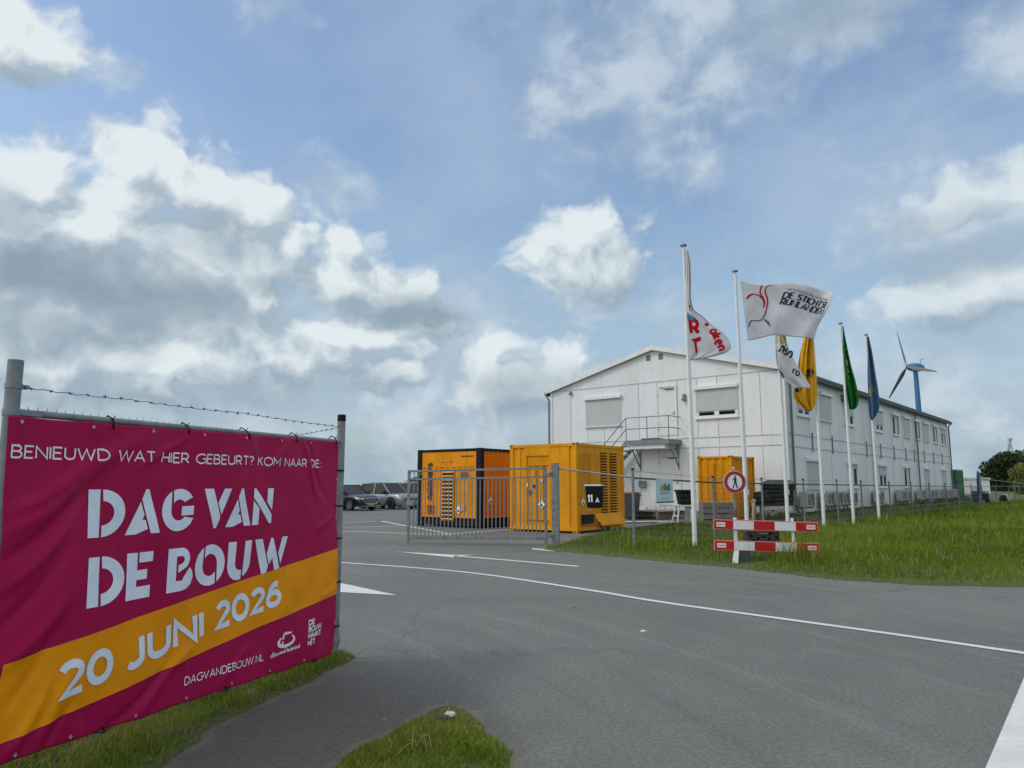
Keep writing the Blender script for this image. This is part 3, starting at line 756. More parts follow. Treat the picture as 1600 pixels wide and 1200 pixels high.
# ------------------------------------------------------------------ chain link
def chainlink_mesh(L, H, pitch, r, z0=0.0, spikes=True):
    """zigzag wires in the x-z plane"""
    mb = MB(); k = int(H / (pitch / 2)); n = int(L / pitch)
    V = []; F = []
    for i in range(n):
        o = len(V)
        for j in range(k + 1):
            x = i * pitch + (pitch if j % 2 else 0) * 1.02; z = z0 + j * pitch / 2; y = r if j % 2 else -r
            V += [(x - r, y, z), (x + r * .5, y + r * .9, z), (x + r * .5, y - r * .9, z)]
        for j in range(k):
            a = o + j * 3
            F += [(a, a + 1, a + 4, a + 3), (a + 1, a + 2, a + 5, a + 4), (a + 2, a, a + 3, a + 5)]
        if spikes:
            x = i * pitch + pitch * (1 if k % 2 else 0); z = z0 + k * pitch / 2; o = len(V)
            V += [(x - r * 2.6, 0, z - .01), (x + r * 2.6, r * 2.6, z - .01), (x + r * 2.6, -r * 2.6, z - .01), (x + .002, 0, z + .032)]
            F += [(o, o + 1, o + 3), (o + 1, o + 2, o + 3), (o + 2, o, o + 3)]
    mb.v = V; mb.f = F; mb.mi = [0] * len(F)
    return mb
def barbed(mb, pts, r=.0022, every=.11, sag=.0):
    P = [Vector(p) for p in pts]
    path = []
    for a, b in zip(P[:-1], P[1:]):
        n = max(2, int((b - a).length / .04))
        for i in range(n):
            t = i / n; q = a.lerp(b, t); q.z += -sag * 4 * t * (1 - t) + .004 * math.sin(i * 1.9) ; path.append(q)
    path.append(P[-1])
    mb.tube(path, r, 5)
    acc = 0
    for a, b in zip(path[:-1], path[1:]):
        acc += (b - a).length
        if acc > every:
            acc = 0; d = (b - a).normalized()
            for k in range(2):
                u = Vector((random.uniform(-1, 1), random.uniform(-1, 1), random.uniform(-1, 1))).cross(d).normalized()
                c = a + d * (.006 * k)
                mb.tube([c - u * .014, c + u * .014], r * .8, 4)
            mb.tube([a - d * .009, a + d * .009], r * 2.1, 5)
    return mb
M_WIRE = mat("fence_wire", (.22, .24, .25), .5, .5)
M_RUSTW = mat("barbed_wire_steel", (.06, .055, .05), .7, .4)

# hoarding fence: u along the fence, z up; local frame x=u, y=away behind
BL0 = Vector((-2.678, 3.92, 0)); BR0 = Vector((-1.644, 7.084, 0)); BLEN = (BR0 - BL0).length
BANG = math.atan2(BR0.y - BL0.y, BR0.x - BL0.x)
f1 = root("chain_link_fence", BL0, BANG, "galvanised chain link fence bay with barbed wire that carries the crimson banner", "fence", "chain link fences")
def post(mb, x, y, z0, z1, r=.038):
    mb.tube([(x, y, z0), (x, y, z1)], r, 20); return mb
post(MB(), 0, 0, -.3, 2.265).build("post", M_GALV, f1, True)
p = post(MB(), BLEN, 0, -.3, 2.235).build("post", M_GALV, f1, True)
MB().lathe([(.0405, 2.205), (.0405, 2.262), (.036, 2.268), (0, 2.268)], 20, (BLEN, 0, 0)).build("cap", M_BLACKP, p, True)
MB().lathe([(.046, .13), (.05, .14), (.05, .2), (.046, .21)], 20, (BLEN, 0, 0)).build("collar", M_GALV, p, True)
MB().tube([(0, .0, 1.985), (BLEN, .0, 2.005)], .021, 12).build("top_rail", M_GALV, f1, True)
ch = chainlink_mesh(BLEN, 2.0, .058, .0017, .03); o = ch.build("wire_mesh", M_WIRE, f1, fix=False); o.location = (0, .028, 0)
mb = MB(); barbed(mb, [(.02, 0, 2.125), (.75, 0, 2.135), (1.9, 0, 2.15), (BLEN, 0, 2.15)], sag=.006); mb.build("barbed_wire", M_RUSTW, f1)
mb = MB(); mb.lathe([(.042, 2.11), (.042, 2.14)], 16); mb.box(.03, .07, -.012, .012, 2.113, 2.137); mb.lathe([(.012, -.02), (.012, .02)], 10, (.066, 0, 2.125), axis='y'); mb.build("wire_clamp", M_GALV, f1, True)
mb = MB(); mb.lathe([(.043, 1.965), (.043, 2.0)], 16); mb.box(-.01, .16, -.028, .02, 1.97, 1.998); mb.build("rail_clamp", M_GALV, f1)
# the fence turns at the right-hand post and runs back to the left behind the banner
d2 = Vector((-1.15, 1.45, 0)).normalized(); ang2 = math.atan2(d2.y, d2.x)
f2 = root("chain_link_fence", BR0 + d2 * .01, ang2, "galvanised chain link fence running away behind the banner from its capped corner post", "fence", "chain link fences")
for x in (3.3, 6.6): post(MB(), x, 0, -.3, 2.26).build("post", M_GALV, f2, True)
MB().tube([(.04, 0, 2.0), (6.6, 0, 2.0)], .021, 10).build("top_rail", M_GALV, f2, True)
chainlink_mesh(6.6, 2.0, .058, .0017, .03).build("wire_mesh", M_WIRE, f2, fix=False)
mb = MB(); barbed(mb, [(.0, 0, 2.15), (3.3, 0, 2.15), (6.6, 0, 2.15)], sag=.03); mb.build("barbed_wire", M_RUSTW, f2)

# ------------------------------------------------------------------ banner
folds = []
rg = random.Random(5)
def addfold(x0, z0, x1, z1, w, amp): folds.append((np.array([x0, z0]), np.array([x1, z1]), w, amp))
for (x0, z0, x1, z1, w, am) in ((.0, 1.35, .95, 1.93, .05, .012), (.0, 1.45, .62, 1.80, .035, .010), (.0, 1.2, .55, 1.62, .04, -.012), (.0, 1.05, .45, 1.45, .035, .010), (.0, .85, .42, 1.30, .04, -.010), (.0, .65, .45, 1.02, .045, .011),
        (.05, .45, .40, .9, .04, -.009), (.06, .2, .34, .58, .04, .013), (.2, .2, .55, .62, .045, .010), (.3, .18, .52, .40, .03, -.01), (.9, .16, 1.5, .52, .04, .009), (.7, .16, 1.25, .44, .03, -.008), (2.62, 1.97, 2.95, 1.45, .028, .010), (2.72, 1.97, 3.1, 1.4, .03, -.007),
        (1.25, 1.96, .85, 1.66, .03, .007), (2.45, 1.97, 2.1, 1.75, .03, .006), (1.7, .18, 2.1, .36, .03, .005), (3.2, 1.35, 2.8, 1.2, .03, .005), (3.22, .7, 2.9, .62, .03, .005), (1.9, 1.97, 1.98, 1.75, .03, .006)):
    addfold(x0, z0, x1, z1, w, am)
def ban_y(u, v):
    u = np.asarray(u, float); v = np.asarray(v, float)
    y = .016 * np.sin(u * 2.3 + .6) * np.sin(v * 2.6) + .004 * np.sin(u * 7 + v * 5) + .003 * np.sin(u * 13 - v * 9)
    for a, b, w, am in folds:
        e = b - a; L = math.hypot(*e); e = e / L
        t = (u - a[0]) * e[0] + (v - a[1]) * e[1]; d = (u - a[0]) * -e[1] + (v - a[1]) * e[0]
        d = d + .03 * np.sin(t * 6 + a[0] * 9)
        y = y + 1.65 * am * np.exp(-(d / w) ** 2) * sstep(t, -.15 * L, .25 * L) * (1 - sstep(t, .6 * L, 1.1 * L))
    for k in range(8):                                                              # puckers at the eyelets
        c = .03 + k * .455
        y = y + .011 * np.exp(-((u - c) / .06) ** 2) * np.exp(-(2.0 - v) / .12)
    return -.045 - y
def ban_pt(u, v, off=0.0): return (u, float(ban_y(u, v)) - off, v)
def ban_top(u): return 1.962 + .012 * u - .004 * abs(math.sin((u - .03) / .455 * math.pi))
def ban_bot(u): return .185 - .037 * u + .008 * abs(math.sin(u / .5 * math.pi)) if u > 0 else .185
def ban_mat(name, color, rough=.5):
    m = bpy.data.materials.new(name); m.use_nodes = True; N = NT(m.node_tree)
    p = m.node_tree.nodes['Principled BSDF']; co = N.n('ShaderNodeTexCoord').outputs['Object']
    f = N.noise(co, 6, 5, .6); w = N.noise(co, 260, 2, .5)
    c = N.mix(N.ramp(f, .3, .7), tuple(q * .93 for q in color) + (1,), tuple(q * 1.06 for q in color) + (1,))
    gr = N.noise(N.v('MULTIPLY', co, (2, 2, .6)), 3, 6, .65)
    c = N.mix(N.m('MULTIPLY', N.ramp(gr, .55, .8), .12), c, (.2, .18, .16, 1))
    N.put(p.inputs['Base Color'], c); p.inputs['Roughness'].default_value = rough; p.inputs['Specular IOR Level'].default_value = .16
    b = N.n('ShaderNodeBump'); b.inputs['Strength'].default_value = .12; b.inputs['Distance'].default_value = .002
    N.put(b.inputs['Height'], w); N.put(p.inputs['Normal'], b.outputs[0])
    return m
M_CRIM = ban_mat("crimson_banner_cloth", (.41, .004, .074))
M_BORA = ban_mat("orange_banner_print", (.90, .33, .003))
M_BWHT = ban_mat("pale_banner_print", (.80, .88, 1.0))
M_BWHT2 = ban_mat("white_banner_print", (.90, .86, .93))
ban = root("banner", BL0, BANG, "crimson event banner with an orange stripe tied to the chain link fence", "banner")
nu, nv = 260, 160
V = []; F = []
for j in range(nv + 1):
    for i in range(nu + 1):
        u = -.045 + (3.232 + .045) * i / nu; u += (.06 * (1 - j / nv)) * (1 - i / nu)
        z = ban_bot(u) + (ban_top(u) - ban_bot(u)) * j / nv; V.append(ban_pt(u, z))
for j in range(nv):
    for i in range(nu):
        a = j * (nu + 1) + i; F.append((a, a + 1, a + nu + 2, a + nu + 1))
mb = MB(); mb.add(V, F); o = mb.build("sheet", M_CRIM, ban, True); md = o.modifiers.new("thickness", 'SOLIDIFY'); md.thickness = .0015; md.offset = 1
def stripe(uu): return .684 + .1022 * uu
emboss("stripe", [([(-.01, stripe(0) - .40), (.03, stripe(0)), (3.229, stripe(3.229)), (3.229, stripe(3.229) - .411), (1.6, stripe(1.6) - .405)], .0045)], .015, ban_pt, M_BORA, ban)
emboss("lettering", text("BENIEUWD WAT HIER GEBEURT? KOM NAAR DE:", -.015, 1.737, .074, .14, 2.96, .004, gap=.19), .03, lambda u, v, o: ban_pt(u, v, o + .003), M_BWHT2, ban)
A_ = arc
def strip(a, b, n=26):
    """quads between two polylines"""
    def rs(P):
        P = np.array(P); d = np.concatenate([[0], np.cumsum(np.hypot(*np.diff(P, axis=0).T))]); t = np.linspace(0, d[-1], n + 1)
        return list(zip(np.interp(t, d, P[:, 0]).tolist(), np.interp(t, d, P[:, 1]).tolist()))
    a, b = rs(a), rs(b)
    return [[a[i], a[i + 1], b[i + 1], b[i]] for i in range(n)]
ST = {
 'D': [[(0, 0), (.28, 0), (.28, 1), (0, 1)], A_(.33, .5, .61, .5, 89, -89, 20) + [(.34, .24)] + A_(.33, .5, .32, .26, -85, 85, 14)],
 'A': [[(0, 0), (.29, 0), (.335, .105), (.61, .105), (.54, .31), (.45, .31), (.50, .42), (.385, .72)], [(.70, 0), (.96, 0), (.60, 1), (.51, 1), (.415, .78)]],
 'G': strip(A_(.55, .5, .55, .5, 118, 335, 40), [(.29, .93), (.285, .72)] + A_(.55, .5, .265, .25, 180, 318, 30)) + [A_(.55, .5, .55, .5, 112, 36, 12) + A_(.55, .5, .25, .25, 48, 140, 10), [(.64, .36), (1.05, .37), (1.06, .59), (.64, .58)]],
 'V': [[(0, 1), (.31, 1), (.61, .29), (.60, .22), (.49, 0), (.40, 0)], [(.69, 1), (.96, 1), (.645, .33), (.50, .64)]],
 'N': [[(.04, 1), (.12, 1), (.91, .26), (.91, .02), (.80, .02), (.03, .75)], [(.03, .66), (.29, .45), (.28, 0), (0, 0)], [(.66, 1), (.94, 1), (.92, .38), (.65, .62)]],
 'E': [[(0, 1), (.28, 1), (.28, .62), (.58, .62), (.58, .41), (.28, .41), (.28, .26), (.70, .26), (.70, 0), (0, 0)], [(.33, 1), (.72, 1), (.72, .78), (.33, .78)]],
 'B': [[(0, 0), (0, 1), (.42, 1)] + A_(.42, .74, .27, .26, 85, -55, 10) + [(.33, .43), (.33, .60), (.44, .63)] + A_(.42, .725, .1, .085, -40, 85, 6) + [(.27, .81), (.27, .24), (.47, .24), (.53, .33), (.70, .53), (.79, .44), (.83, .30), (.77, .12), (.62, .02), (.45, 0)]],
 'O': strip(A_(.55, .5, .55, .5, 118, 293, 40), [(.29, .93), (.285, .72)] + A_(.55, .5, .27, .27, 180, 318, 30)) + [A_(.55, .5, .55, .5, 112, -60, 22) + [(.82, .40)] + A_(.55, .5, .27, .27, 0, 140, 12)],
 'U': [[(0, 1), (.29, 1), (.29, .45)] + A_(.52, .45, .23, .2, 185, 275, 8) + [(.57, .25), (.57, .01)] + A_(.45, .42, .45, .42, 280, 182, 12), [(.63, 1), (.90, 1), (.90, .45)] + A_(.45, .45, .45, .42, -6, -62, 8) + [(.63, .12)]],
 'W': [[(0, 1), (.33, 1), (.6, .24), (.55, .09), (.47, 0), (.36, 0)], [(.71, 1), (.80, 1), (1.15, .10), (.91, .05), (.78, .45), (.64, .28), (.53, .58)], [(1.23, 1), (1.5, 1), (1.18, .25), (1.05, .57)]],
}
def stencil(seq, z0, h):
    out = []
    for ch, u0 in seq:
        for pl in ST[ch]: out.append(([(u0 + x * h, z0 + y * h) for x, y in pl], .003))
    return out
emboss("headline", stencil([('D', .50), ('A', .775), ('G', 1.055), ('V', 1.445), ('A', 1.686), ('N', 1.975)], 1.288, .282) +
       stencil([('D', .515), ('E', .80), ('B', 1.140), ('O', 1.395), ('U', 1.740), ('W', 2.037)], .888, .286), .03, ban_pt, M_BWHT, ban)
# keep the letters off the stripe: the date sits on it, tilted with it
TA = math.atan(.1022)
for s, u0, z0, wd in (("20", .372, .412, .37), ("JUNI", .835, .460, .70), ("2026", 1.645, .552, .765)):
    emboss("date", text(s, u0, z0, .205, .225, wd, TA, gap=.24), .03, lambda u, v, o: ban_pt(u, v, o + .008), M_BWHT, ban)
emboss("web_address", text("DAGVANDEBOUW.NL", 1.365, .250, .057, .13, .85, -.022, gap=.22), .03, lambda u, v, o: ban_pt(u, v, o + .003), M_BWHT2, ban)
for i, (s, wd) in enumerate((("DE", .10), ("BOUW", .215), ("MAAKT", .21), ("HET", .12))):
    emboss("slogan", text(s, 2.795, .392 - i * .056, .05, .24, wd, .01, .05, gap=.12), .03, lambda u, v, o: ban_pt(u, v, o + .003), M_BWHT2, ban)
sw = []
ring_o = A_(2.50, .325, .115, .052, 0, 360, 30); ring_i = A_(2.505, .332, .085, .033, 0, 360, 30)
for i in range(30):
    if 4 <= i <= 10: continue
    sw.append(([ring_o[i], ring_o[i + 1], ring_i[i + 1], ring_i[i]], 0))
sw += [([(2.445, .345), (2.47, .345), (2.475, .40), (2.455, .39)], .0005), ([(2.475, .375), (2.56, .375), (2.575, .388), (2.48, .40)], .001), ([(2.445, .33), (2.465, .33), (2.458, .30), (2.445, .31)], .0015)]
sw += text("oBouwendNederland", 2.305, .228, .038, .17, .375, .02, gap=.14)
emboss("logo", sw, .03, lambda u, v, o: ban_pt(u, v, o + .003), M_BWHT2, ban)
M_EYE = mat("eyelet_metal", (.42, .40, .42), .45, .5)
for k in range(8):
    for vt in (0, 1):
        u = .03 + k * .455
        if vt and u < .1: u = .14
        z = ban_top(u) - .028 if not vt else ban_bot(u) + .028
        q = ban_pt(u, z, .003)
        MB().lathe([(.0055, .001), (.0105, .002), (.0105, -.002), (.006, -.001)], 12, q, axis='y').build("eyelet", M_EYE, ban, True)
for k, z in enumerate((.35, .62, .98, 1.3, 1.65)):
    q = ban_pt(3.217, z, .003); MB().lathe([(.006, .002), (.011, .002), (.011, -.002)], 10, q, axis='y').build("eyelet", M_EYE, ban, True)
for u in (.635, 1.263, 1.888, 2.543, 3.18):
    z = ban_top(u); y = float(ban_y(u, z))
    mb = MB(); mb.tube([(u, y - .004, z - .03), (u - .006, y - .008, z), (u, -.026, z + .035), (u + .004, .02, z + .055), (u + .012, .05, z + .03)], .005, 6)
    mb.tube([(u, -.03, z + .03), (u - .012, -.055, z + .05)], .003, 5); mb.build("cable_tie", M_BLACKP, ban)
for z in (1.731, 1.40, 1.10, .70, .30):
    mb = MB(); mb.lathe([(.0395, z - .007), (.042, z - .006), (.042, z + .006), (.0395, z + .007)], 16, (BLEN, 0, 0))
    mb.bar((3.215, float(ban_y(3.2, z)) - .004, z + .004), (BLEN - .03, -.035, z), .008, .012); mb.build("cable_tie", M_BLACKP, ban)
for u in (.7, 1.78, 2.9):
    z = ban_bot(u); y = float(ban_y(u, z)); mb = MB(); mb.tube([(u, y - .004, z + .02), (u + .01, y - .01, z - .012), (u + .03, .03, z - .03)], .006, 6); mb.tube([(u + .01, y - .01, z - .012), (u + .035, y - .02, z + .003)], .003, 5); mb.build("cable_tie", M_BLACKP, ban)

# ------------------------------------------------------------------ building (local x along the long side, y along the front, front faces -x, long side faces -y)
def wall_material(name, base, ribs):
    m = bpy.data.materials.new(name); m.use_nodes = True; N = NT(m.node_tree)
    p = m.node_tree.nodes['Principled BSDF']; co = N.n('ShaderNodeTexCoord').outputs['Object']
    x, y, z = N.xyz(co)
    s = N.m('ADD', x, y)
    pan = N.noise(N.comb(N.m('FLOOR', N.m('DIVIDE', s, 1.04)), N.m('FLOOR', N.m('DIVIDE', z, 3.55)), 0), 3.7, 0, .5)
    g1 = N.noise(N.v('MULTIPLY', co, (2.2, 2.2, .16)), 2.4, 7, .68)
    g2 = N.noise(co, .6, 5, .6)
    c = N.mix(N.ramp(pan, .35, .65), tuple(v * .95 for v in base) + (1,), tuple(min(1, v * 1.03) for v in base) + (1,))
    c = N.mix(N.m('MULTIPLY', N.ramp(g1, .5, .74), .34), c, (.42, .445, .42, 1))
    c = N.mix(N.m('MULTIPLY', N.ramp(g2, .5, .75), .15), c, (.48, .51, .50, 1))
    lowd = N.m('MULTIPLY', N.ramp(z, 1.3, .3), N.ramp(g1, .3, .7, .15, .6))
    c = N.mix(lowd, c, (.33, .345, .31, 1))
    N.put(p.inputs['Base Color'], c); p.inputs['Roughness'].default_value = .5; p.inputs['Specular IOR Level'].default_value = .35
    wv = N.m('SINE', N.m('MULTIPLY', s, 2 * math.pi / ribs))
    b = N.n('ShaderNodeBump'); b.inputs['Strength'].default_value = .35; b.inputs['Distance'].default_value = .006
    N.put(b.inputs['Height'], N.m('ADD', N.ramp(wv, .55, .95), N.m('MULTIPLY', g2, 1.2))); N.put(p.inputs['Normal'], b.outputs[0])
    return m
M_WALL = wall_material("white_wall_panels", (.735, .77, .785), .26)
M_TRIM = mat("white_trim", (.74, .765, .77), .45, 0, .05, 2, 0, 40, .25, (.44, .455, .43))
M_JOINT = mat("panel_joint_grey", (.45, .475, .48), .6, 0, .15)  # shadow lines of the wall cover strips put into a greyer colour
M_SHUT = mat("shutter_grey", (.50, .535, .535), .5, 0, .04)
M_PANE = mat("window_glass", (.010, .012, .014), .35, 0, .4, 1.5, spec=.06)
M_PIPE = mat("drain_pipe_grey", (.17, .18, .185), .5, .1)
M_ROOF = mat("roof_sheet", (.25, .26, .26), .55, .3)
M_FASC = mat("dark_fascia", (.055, .055, .058), .6)
BANG3 = math.atan2(FB[1], FB[0])
B = root("office_building", (12.0, 32.2, 0), BANG3, "long white two storey prefab office building with a low gable roof", "building")
BL, BW, EZ, RZ, PZ = 37.0, 12.85, 6.72, 8.36, .36
mb = MB()
prof = [(0, PZ), (BW, PZ), (BW, EZ), (BW / 2, RZ), (0, EZ)]
mb.add([(0, y, z) for y, z in prof] + [(BL, y, z) for y, z in prof], [(0, 1, 2, 3, 4), (9, 8, 7, 6, 5), (0, 5, 6, 1), (1, 6, 7, 2), (0, 4, 9, 5)])
mb.build("wall", M_WALL, B)
MB().box(.12, BL - .12, .12, BW - .12, -.1, PZ - .01).build("plinth", mat("plinth", (.2, .2, .19), .9), B)
# roof: two slopes with verge trim and dark gutter
def slope(y0, z0, y1, z1, x0, x1, t):
    m = MB(); n = Vector((0, -(z1 - z0), y1 - y0)).normalized() * t
    if n.z < 0: n = -n
    q = [(x0, y0, z0), (x1, y0, z0), (x1, y1, z1), (x0, y1, z1)]
    m.add(q + [(a, b + n.y, c + n.z) for a, b, c in q], [(0, 1, 2, 3), (7, 6, 5, 4), (0, 4, 5, 1), (1, 5, 6, 2), (2, 6, 7, 3), (3, 7, 4, 0)]); return m
sl = (RZ - EZ) / (BW / 2); ov = .22
rf = slope(-ov, EZ - ov * sl + .012, BW / 2 - .006, RZ + .012, -.16, BL + .16, .09).build("roof", M_ROOF, B)
slope(BW + ov, EZ - ov * sl + .012, BW / 2 + .006, RZ + .012, -.16, BL + .16, .09).build("roof", M_ROOF, B)
for (ya, yb) in ((-ov - .03, BW / 2), (BW + ov + .03, BW / 2)):
    za, zb = EZ - (ov + .03) * sl, RZ
    m = MB(); m.add([(-.20, ya, za - .10), (-.20, yb, zb - .10), (-.20, yb, zb + .13), (-.20, ya, za + .13), (-.165, ya, za - .10), (-.165, yb, zb - .10), (-.165, yb, zb + .13), (-.165, ya, za + .13)],
                    [(0, 1, 2, 3), (7, 6, 5, 4), (0, 4, 5, 1), (1, 5, 6, 2), (2, 6, 7, 3), (3, 7, 4, 0)]); m.build("barge_board", M_TRIM, rf)
def gutter(y, s):
    m = MB(); m.box(-.14, BL + .14, y, y + s * .11, EZ - .25, EZ - .06); m.build("gutter", M_FASC, B)
gutter(-.24, -1); gutter(BW + .24, 1)
MB().box(-.01, BL, -.17, -.012, EZ - .16, EZ - .10).build("soffit", M_FASC, B)
def FW(m, y0, y1, z0, z1, o0, o1, mi=0): return m.box(-o1, -o0, y0, y1, z0, z1, mi)      # on the front, proud by o0..o1
def SW(m, x0, x1, z0, z1, o0, o1, mi=0): return m.box(x0, x1, -o1, -o0, z0, z1, mi)      # on the long side
m = MB()
for z in (6.66, 3.79, 3.33): FW(m, .06, BW - .06, z - .022, z + .022, .0, .016)
for y in (11.53, 7.33, 6.30, 5.20, 4.15, 2.0, 1.08): FW(m, y - .016, y + .016, 3.83, 6.62, .0, .010)
for y in (10.45, 9.40, 8.37): FW(m, y - .016, y + .016, 3.83, 4.58, .0, .010)
for y in (3.13,): FW(m, y - .016, y + .016, 3.83, 4.62, .0, .010); FW(m, y - .016, y + .016, 6.26, 6.62, .0, .010)
for y in (11.53, 9.40, 8.37, 7.33, 6.27, 4.15, 3.13, 1.96, 1.08): FW(m, y - .014, y + .014, PZ + .02, 3.29, .0, .010)
for y in (11.53, 9.4, 7.33, 5.2, 3.1): FW(m, y - .012, y + .012, 3.37, 3.75, .0, .008)
m.build("panel_joint", M_JOINT, B)
m = MB()
for z in (3.83, 3.27): SW(m, .06, BL - .06, z - .025, z + .025, .0, .018)
for x in np.arange(3.05, BL, 3.05): SW(m, x - .016, x + .016, PZ + .05, 3.23, 0, .01); SW(m, x - .016, x + .016, 3.87, 6.45, 0, .01)
m.build("panel_joint", M_JOINT, B)
for x in (3.31, 6.3, 12.5, 15.5, 18.7, 21.8, 24.2, 27.3, 30.5, 33.7):
    SW(MB(), x - .028, x + .028, 3.12, 4.02, .02, .06).build("strap", M_PIPE, B)
m = MB(); m.box(-.045, .16, -.045, .16, PZ + .03, EZ - .02); m.build("corner_trim", M_TRIM, B)
m = MB(); m.box(-.04, .1, BW - .1, BW + .04, PZ + .03, EZ - .02); m.build("corner_trim", M_TRIM, B)
def downpipe(pts, r=.05):
    MB().tube(pts, r, 10).build("downpipe", M_PIPE, B, True)
downpipe([(.42, -.30, 6.5), (.42, -.12, 6.2), (.42, -.12, .45)], .055)
downpipe([(13.6, -.30, 6.5), (13.6, -.12, 6.25), (13.6, -.12, .5)], .06)
downpipe([(24.9, -.30, 6.52), (24.9, -.12, 6.35), (24.9, -.12, .5)], .05)
downpipe([(36.75, -.30, 6.52), (36.75, -.12, 6.3), (36.75, -.12, .5)], .055)
downpipe([(-.12, BW + .28, 6.5), (-.08, BW + .1, 6.2), (-.08, BW + .1, .4)], .05)
def window(W, a0, a1, z0, z1, shut, style, lab=None):
    """frame > shutter box, shutter curtain, panes, sill. shut = how far down the shutter is, 0..1"""
    box_h = .17; zt = z1 - box_h
    m = MB(); t = .07
    W(m, a0, a0 + t, z0, zt, .0, .045); W(m, a1 - t, a1, z0, zt, .0, .045); W(m, a0 + t, a1 - t, z0, z0 + t, .0, .045); W(m, a0 + t, a1 - t, zt - t, zt, .0, .045)
    f = m.build("window", M_TRIM, B, label=lab)
    W(MB(), a0 - .05, a1 + .05, zt + .002, z1, .0, .17).build("shutter_box", M_TRIM, f, bevel=.012)
    W(MB(), a0 - .04, a1 + .04, z0 - .05, z0 - .002, .0, .10).build("sill", M_TRIM, f)
    zs = zt - (zt - z0) * shut
    if shut > 0:
        m = MB(); k = max(1, int((zt - zs) / .055))
        for i in range(k):
            za = zs + (zt - zs) * i / k; zb = zs + (zt - zs) * (i + 1) / k
            W(m, a0 + .03, a1 - .03, za + .003, zb, .046, .062)
        W(m, a0 + .03, a1 - .03, zs, zt, .0465, .054)
        m.build("shutter", M_SHUT, f)
    if shut < .97:
        z_hi = zs if shut > 0 else zt - t
        if style == 'two':
            mid = (a0 + a1) / 2
            for (p, q) in ((a0 + .16, mid - .12), (mid + .12, a1 - .16)):
                W(MB(), p, q, z0 + .12, z_hi - .05, .006, .02).build("pane", M_PANE, f)
            m = MB(); W(m, mid - .12, mid + .12, z0 + t, z_hi, .0, .04); W(m, a0 + t, mid - .12, z0 + t, z0 + .12, 0, .038); W(m, mid + .12, a1 - t, z0 + t, z0 + .12, 0, .038)
            W(m, a0 + t, a0 + .16, z0 + .12, z_hi, 0, .037); W(m, a1 - .16, a1 - t, z0 + .12, z_hi, 0, .037); m.build("mullion", M_TRIM, f)
        else:                                                # one dark leaf, one with a pale blind
            c = a0 + (a1 - a0) * .42
            W(MB(), a0 + t, c - .03, z0 + t, z_hi, .004, .018).build("pane", M_PANE, f)
            W(MB(), c - .03, c + .05, z0 + t, z_hi, .0, .04).build("mullion", M_TRIM, f)
            W(MB(), c + .05, a1 - .28, z0 + t, z_hi, .004, .018).build("blind", mat("window_blind", (.58, .58, .55), .7), f)
            W(MB(), a1 - .28, a1 - t, z0 + t, z_hi, .004, .018).build("pane", M_PANE, f)
window(FW, 8.37, 10.55, 4.62, 6.18, 1.0, 'two', "window with its shutter fully down left of the upper door")
window(FW, 2.12, 4.22, 4.70, 6.22, .76, 'two', "front window with two dark panes under a half lowered shutter")
for c, sh, stl in ((2.3, .76, 'two'), (5.55, 1, 'two'), (9.4, .55, 'two'), (15.55, .68, 'two'), (19.5, 0, 'one'), (22.5, 1, 'two'), (25.6, 0, 'one'), (28.5, 1, 'two'), (31.7, 0, 'one'), (34.8, .3, 'one')):
    window(SW, c - .87, c + .87, 4.72, 6.12, sh, stl)
for c, sh, stl in ((3.2, 1, 'two'), (9.5, .14, 'two'), (15.55, .42, 'two'), (21.7, .0, 'one'), (27.7, 1, 'two'), (33.85, 1, 'two')):
    window(SW, c - .87, c + .87, 1.42, 2.82, sh, stl)
def door(y0, y1, z0, z1):
    m = MB(); FW(m, y0, y0 + .06, z0, z1, 0, .05); FW(m, y1 - .06, y1, z0, z1, 0, .05); FW(m, y0 + .06, y1 - .06, z1 - .06, z1, 0, .05); f = m.build("door_frame", M_TRIM, B)
    d = FW(MB(), y0 + .06, y1 - .06, z0, z1 - .06, .0, .03).build("door", M_TRIM, B)
    m = MB(); FW(m, y0 + .16, y0 + .62, z1 - .20, z1 - .13, .032, .10); m.bar((-.09, y0 + .5, z1 - .155), (-.06, y1 - .2, z1 - .1), .03, .02); m.build("door_closer", M_PIPE, d)
    m = MB(); FW(m, y0 + .14, y0 + .17, z0 + 1.0, z0 + 1.16, .032, .05); m.bar((-.075, y0 + .155, z0 + 1.08), (-.075, y0 + .29, z0 + 1.08), .02, .02); m.build("handle", M_PIPE, d)
    m = MB()
    for z in (.25, 1.1, 1.95): FW(m, y1 - .075, y1 - .045, z0 + z, z0 + z + .1, .051, .062)
    m.build("hinge", M_PIPE, f)
door(5.2, 6.28, 3.97, 6.42); door(5.1, 6.27, .62, 3.04)
m = MB(); FW(m, 4.73, 4.85, 5.72, 5.92, 0, .13); FW(m, 4.70, 4.88, 5.60, 5.70, .03, .2); m.build("wall_lamp", M_PIPE, B, bevel=.01)
m = MB(); FW(m, 11.4, 11.58, 6.42, 6.5, 0, .15); FW(m, 11.44, 11.54, 6.5, 6.6, .02, .1); m.build("wall_lamp", M_PIPE, B, bevel=.01)
m = MB(); SW(m, 8.25, 8.5, 6.0, 6.3, .0, .3); SW(m, 8.2, 8.55, 5.95, 6.02, .1, .42); m.build("floodlight", M_PIPE, B, bevel=.02)
for y in (6.62, 5.92):
    m = MB(); FW(m, y - .02, y + .22, 7.76, 8.06, 0, .012)
    for k in range(2): FW(m, y + .125 * k, y + .085 + .125 * k, 7.78, 8.04, .013, .02)
    m.build("vent", M_PIPE, B)
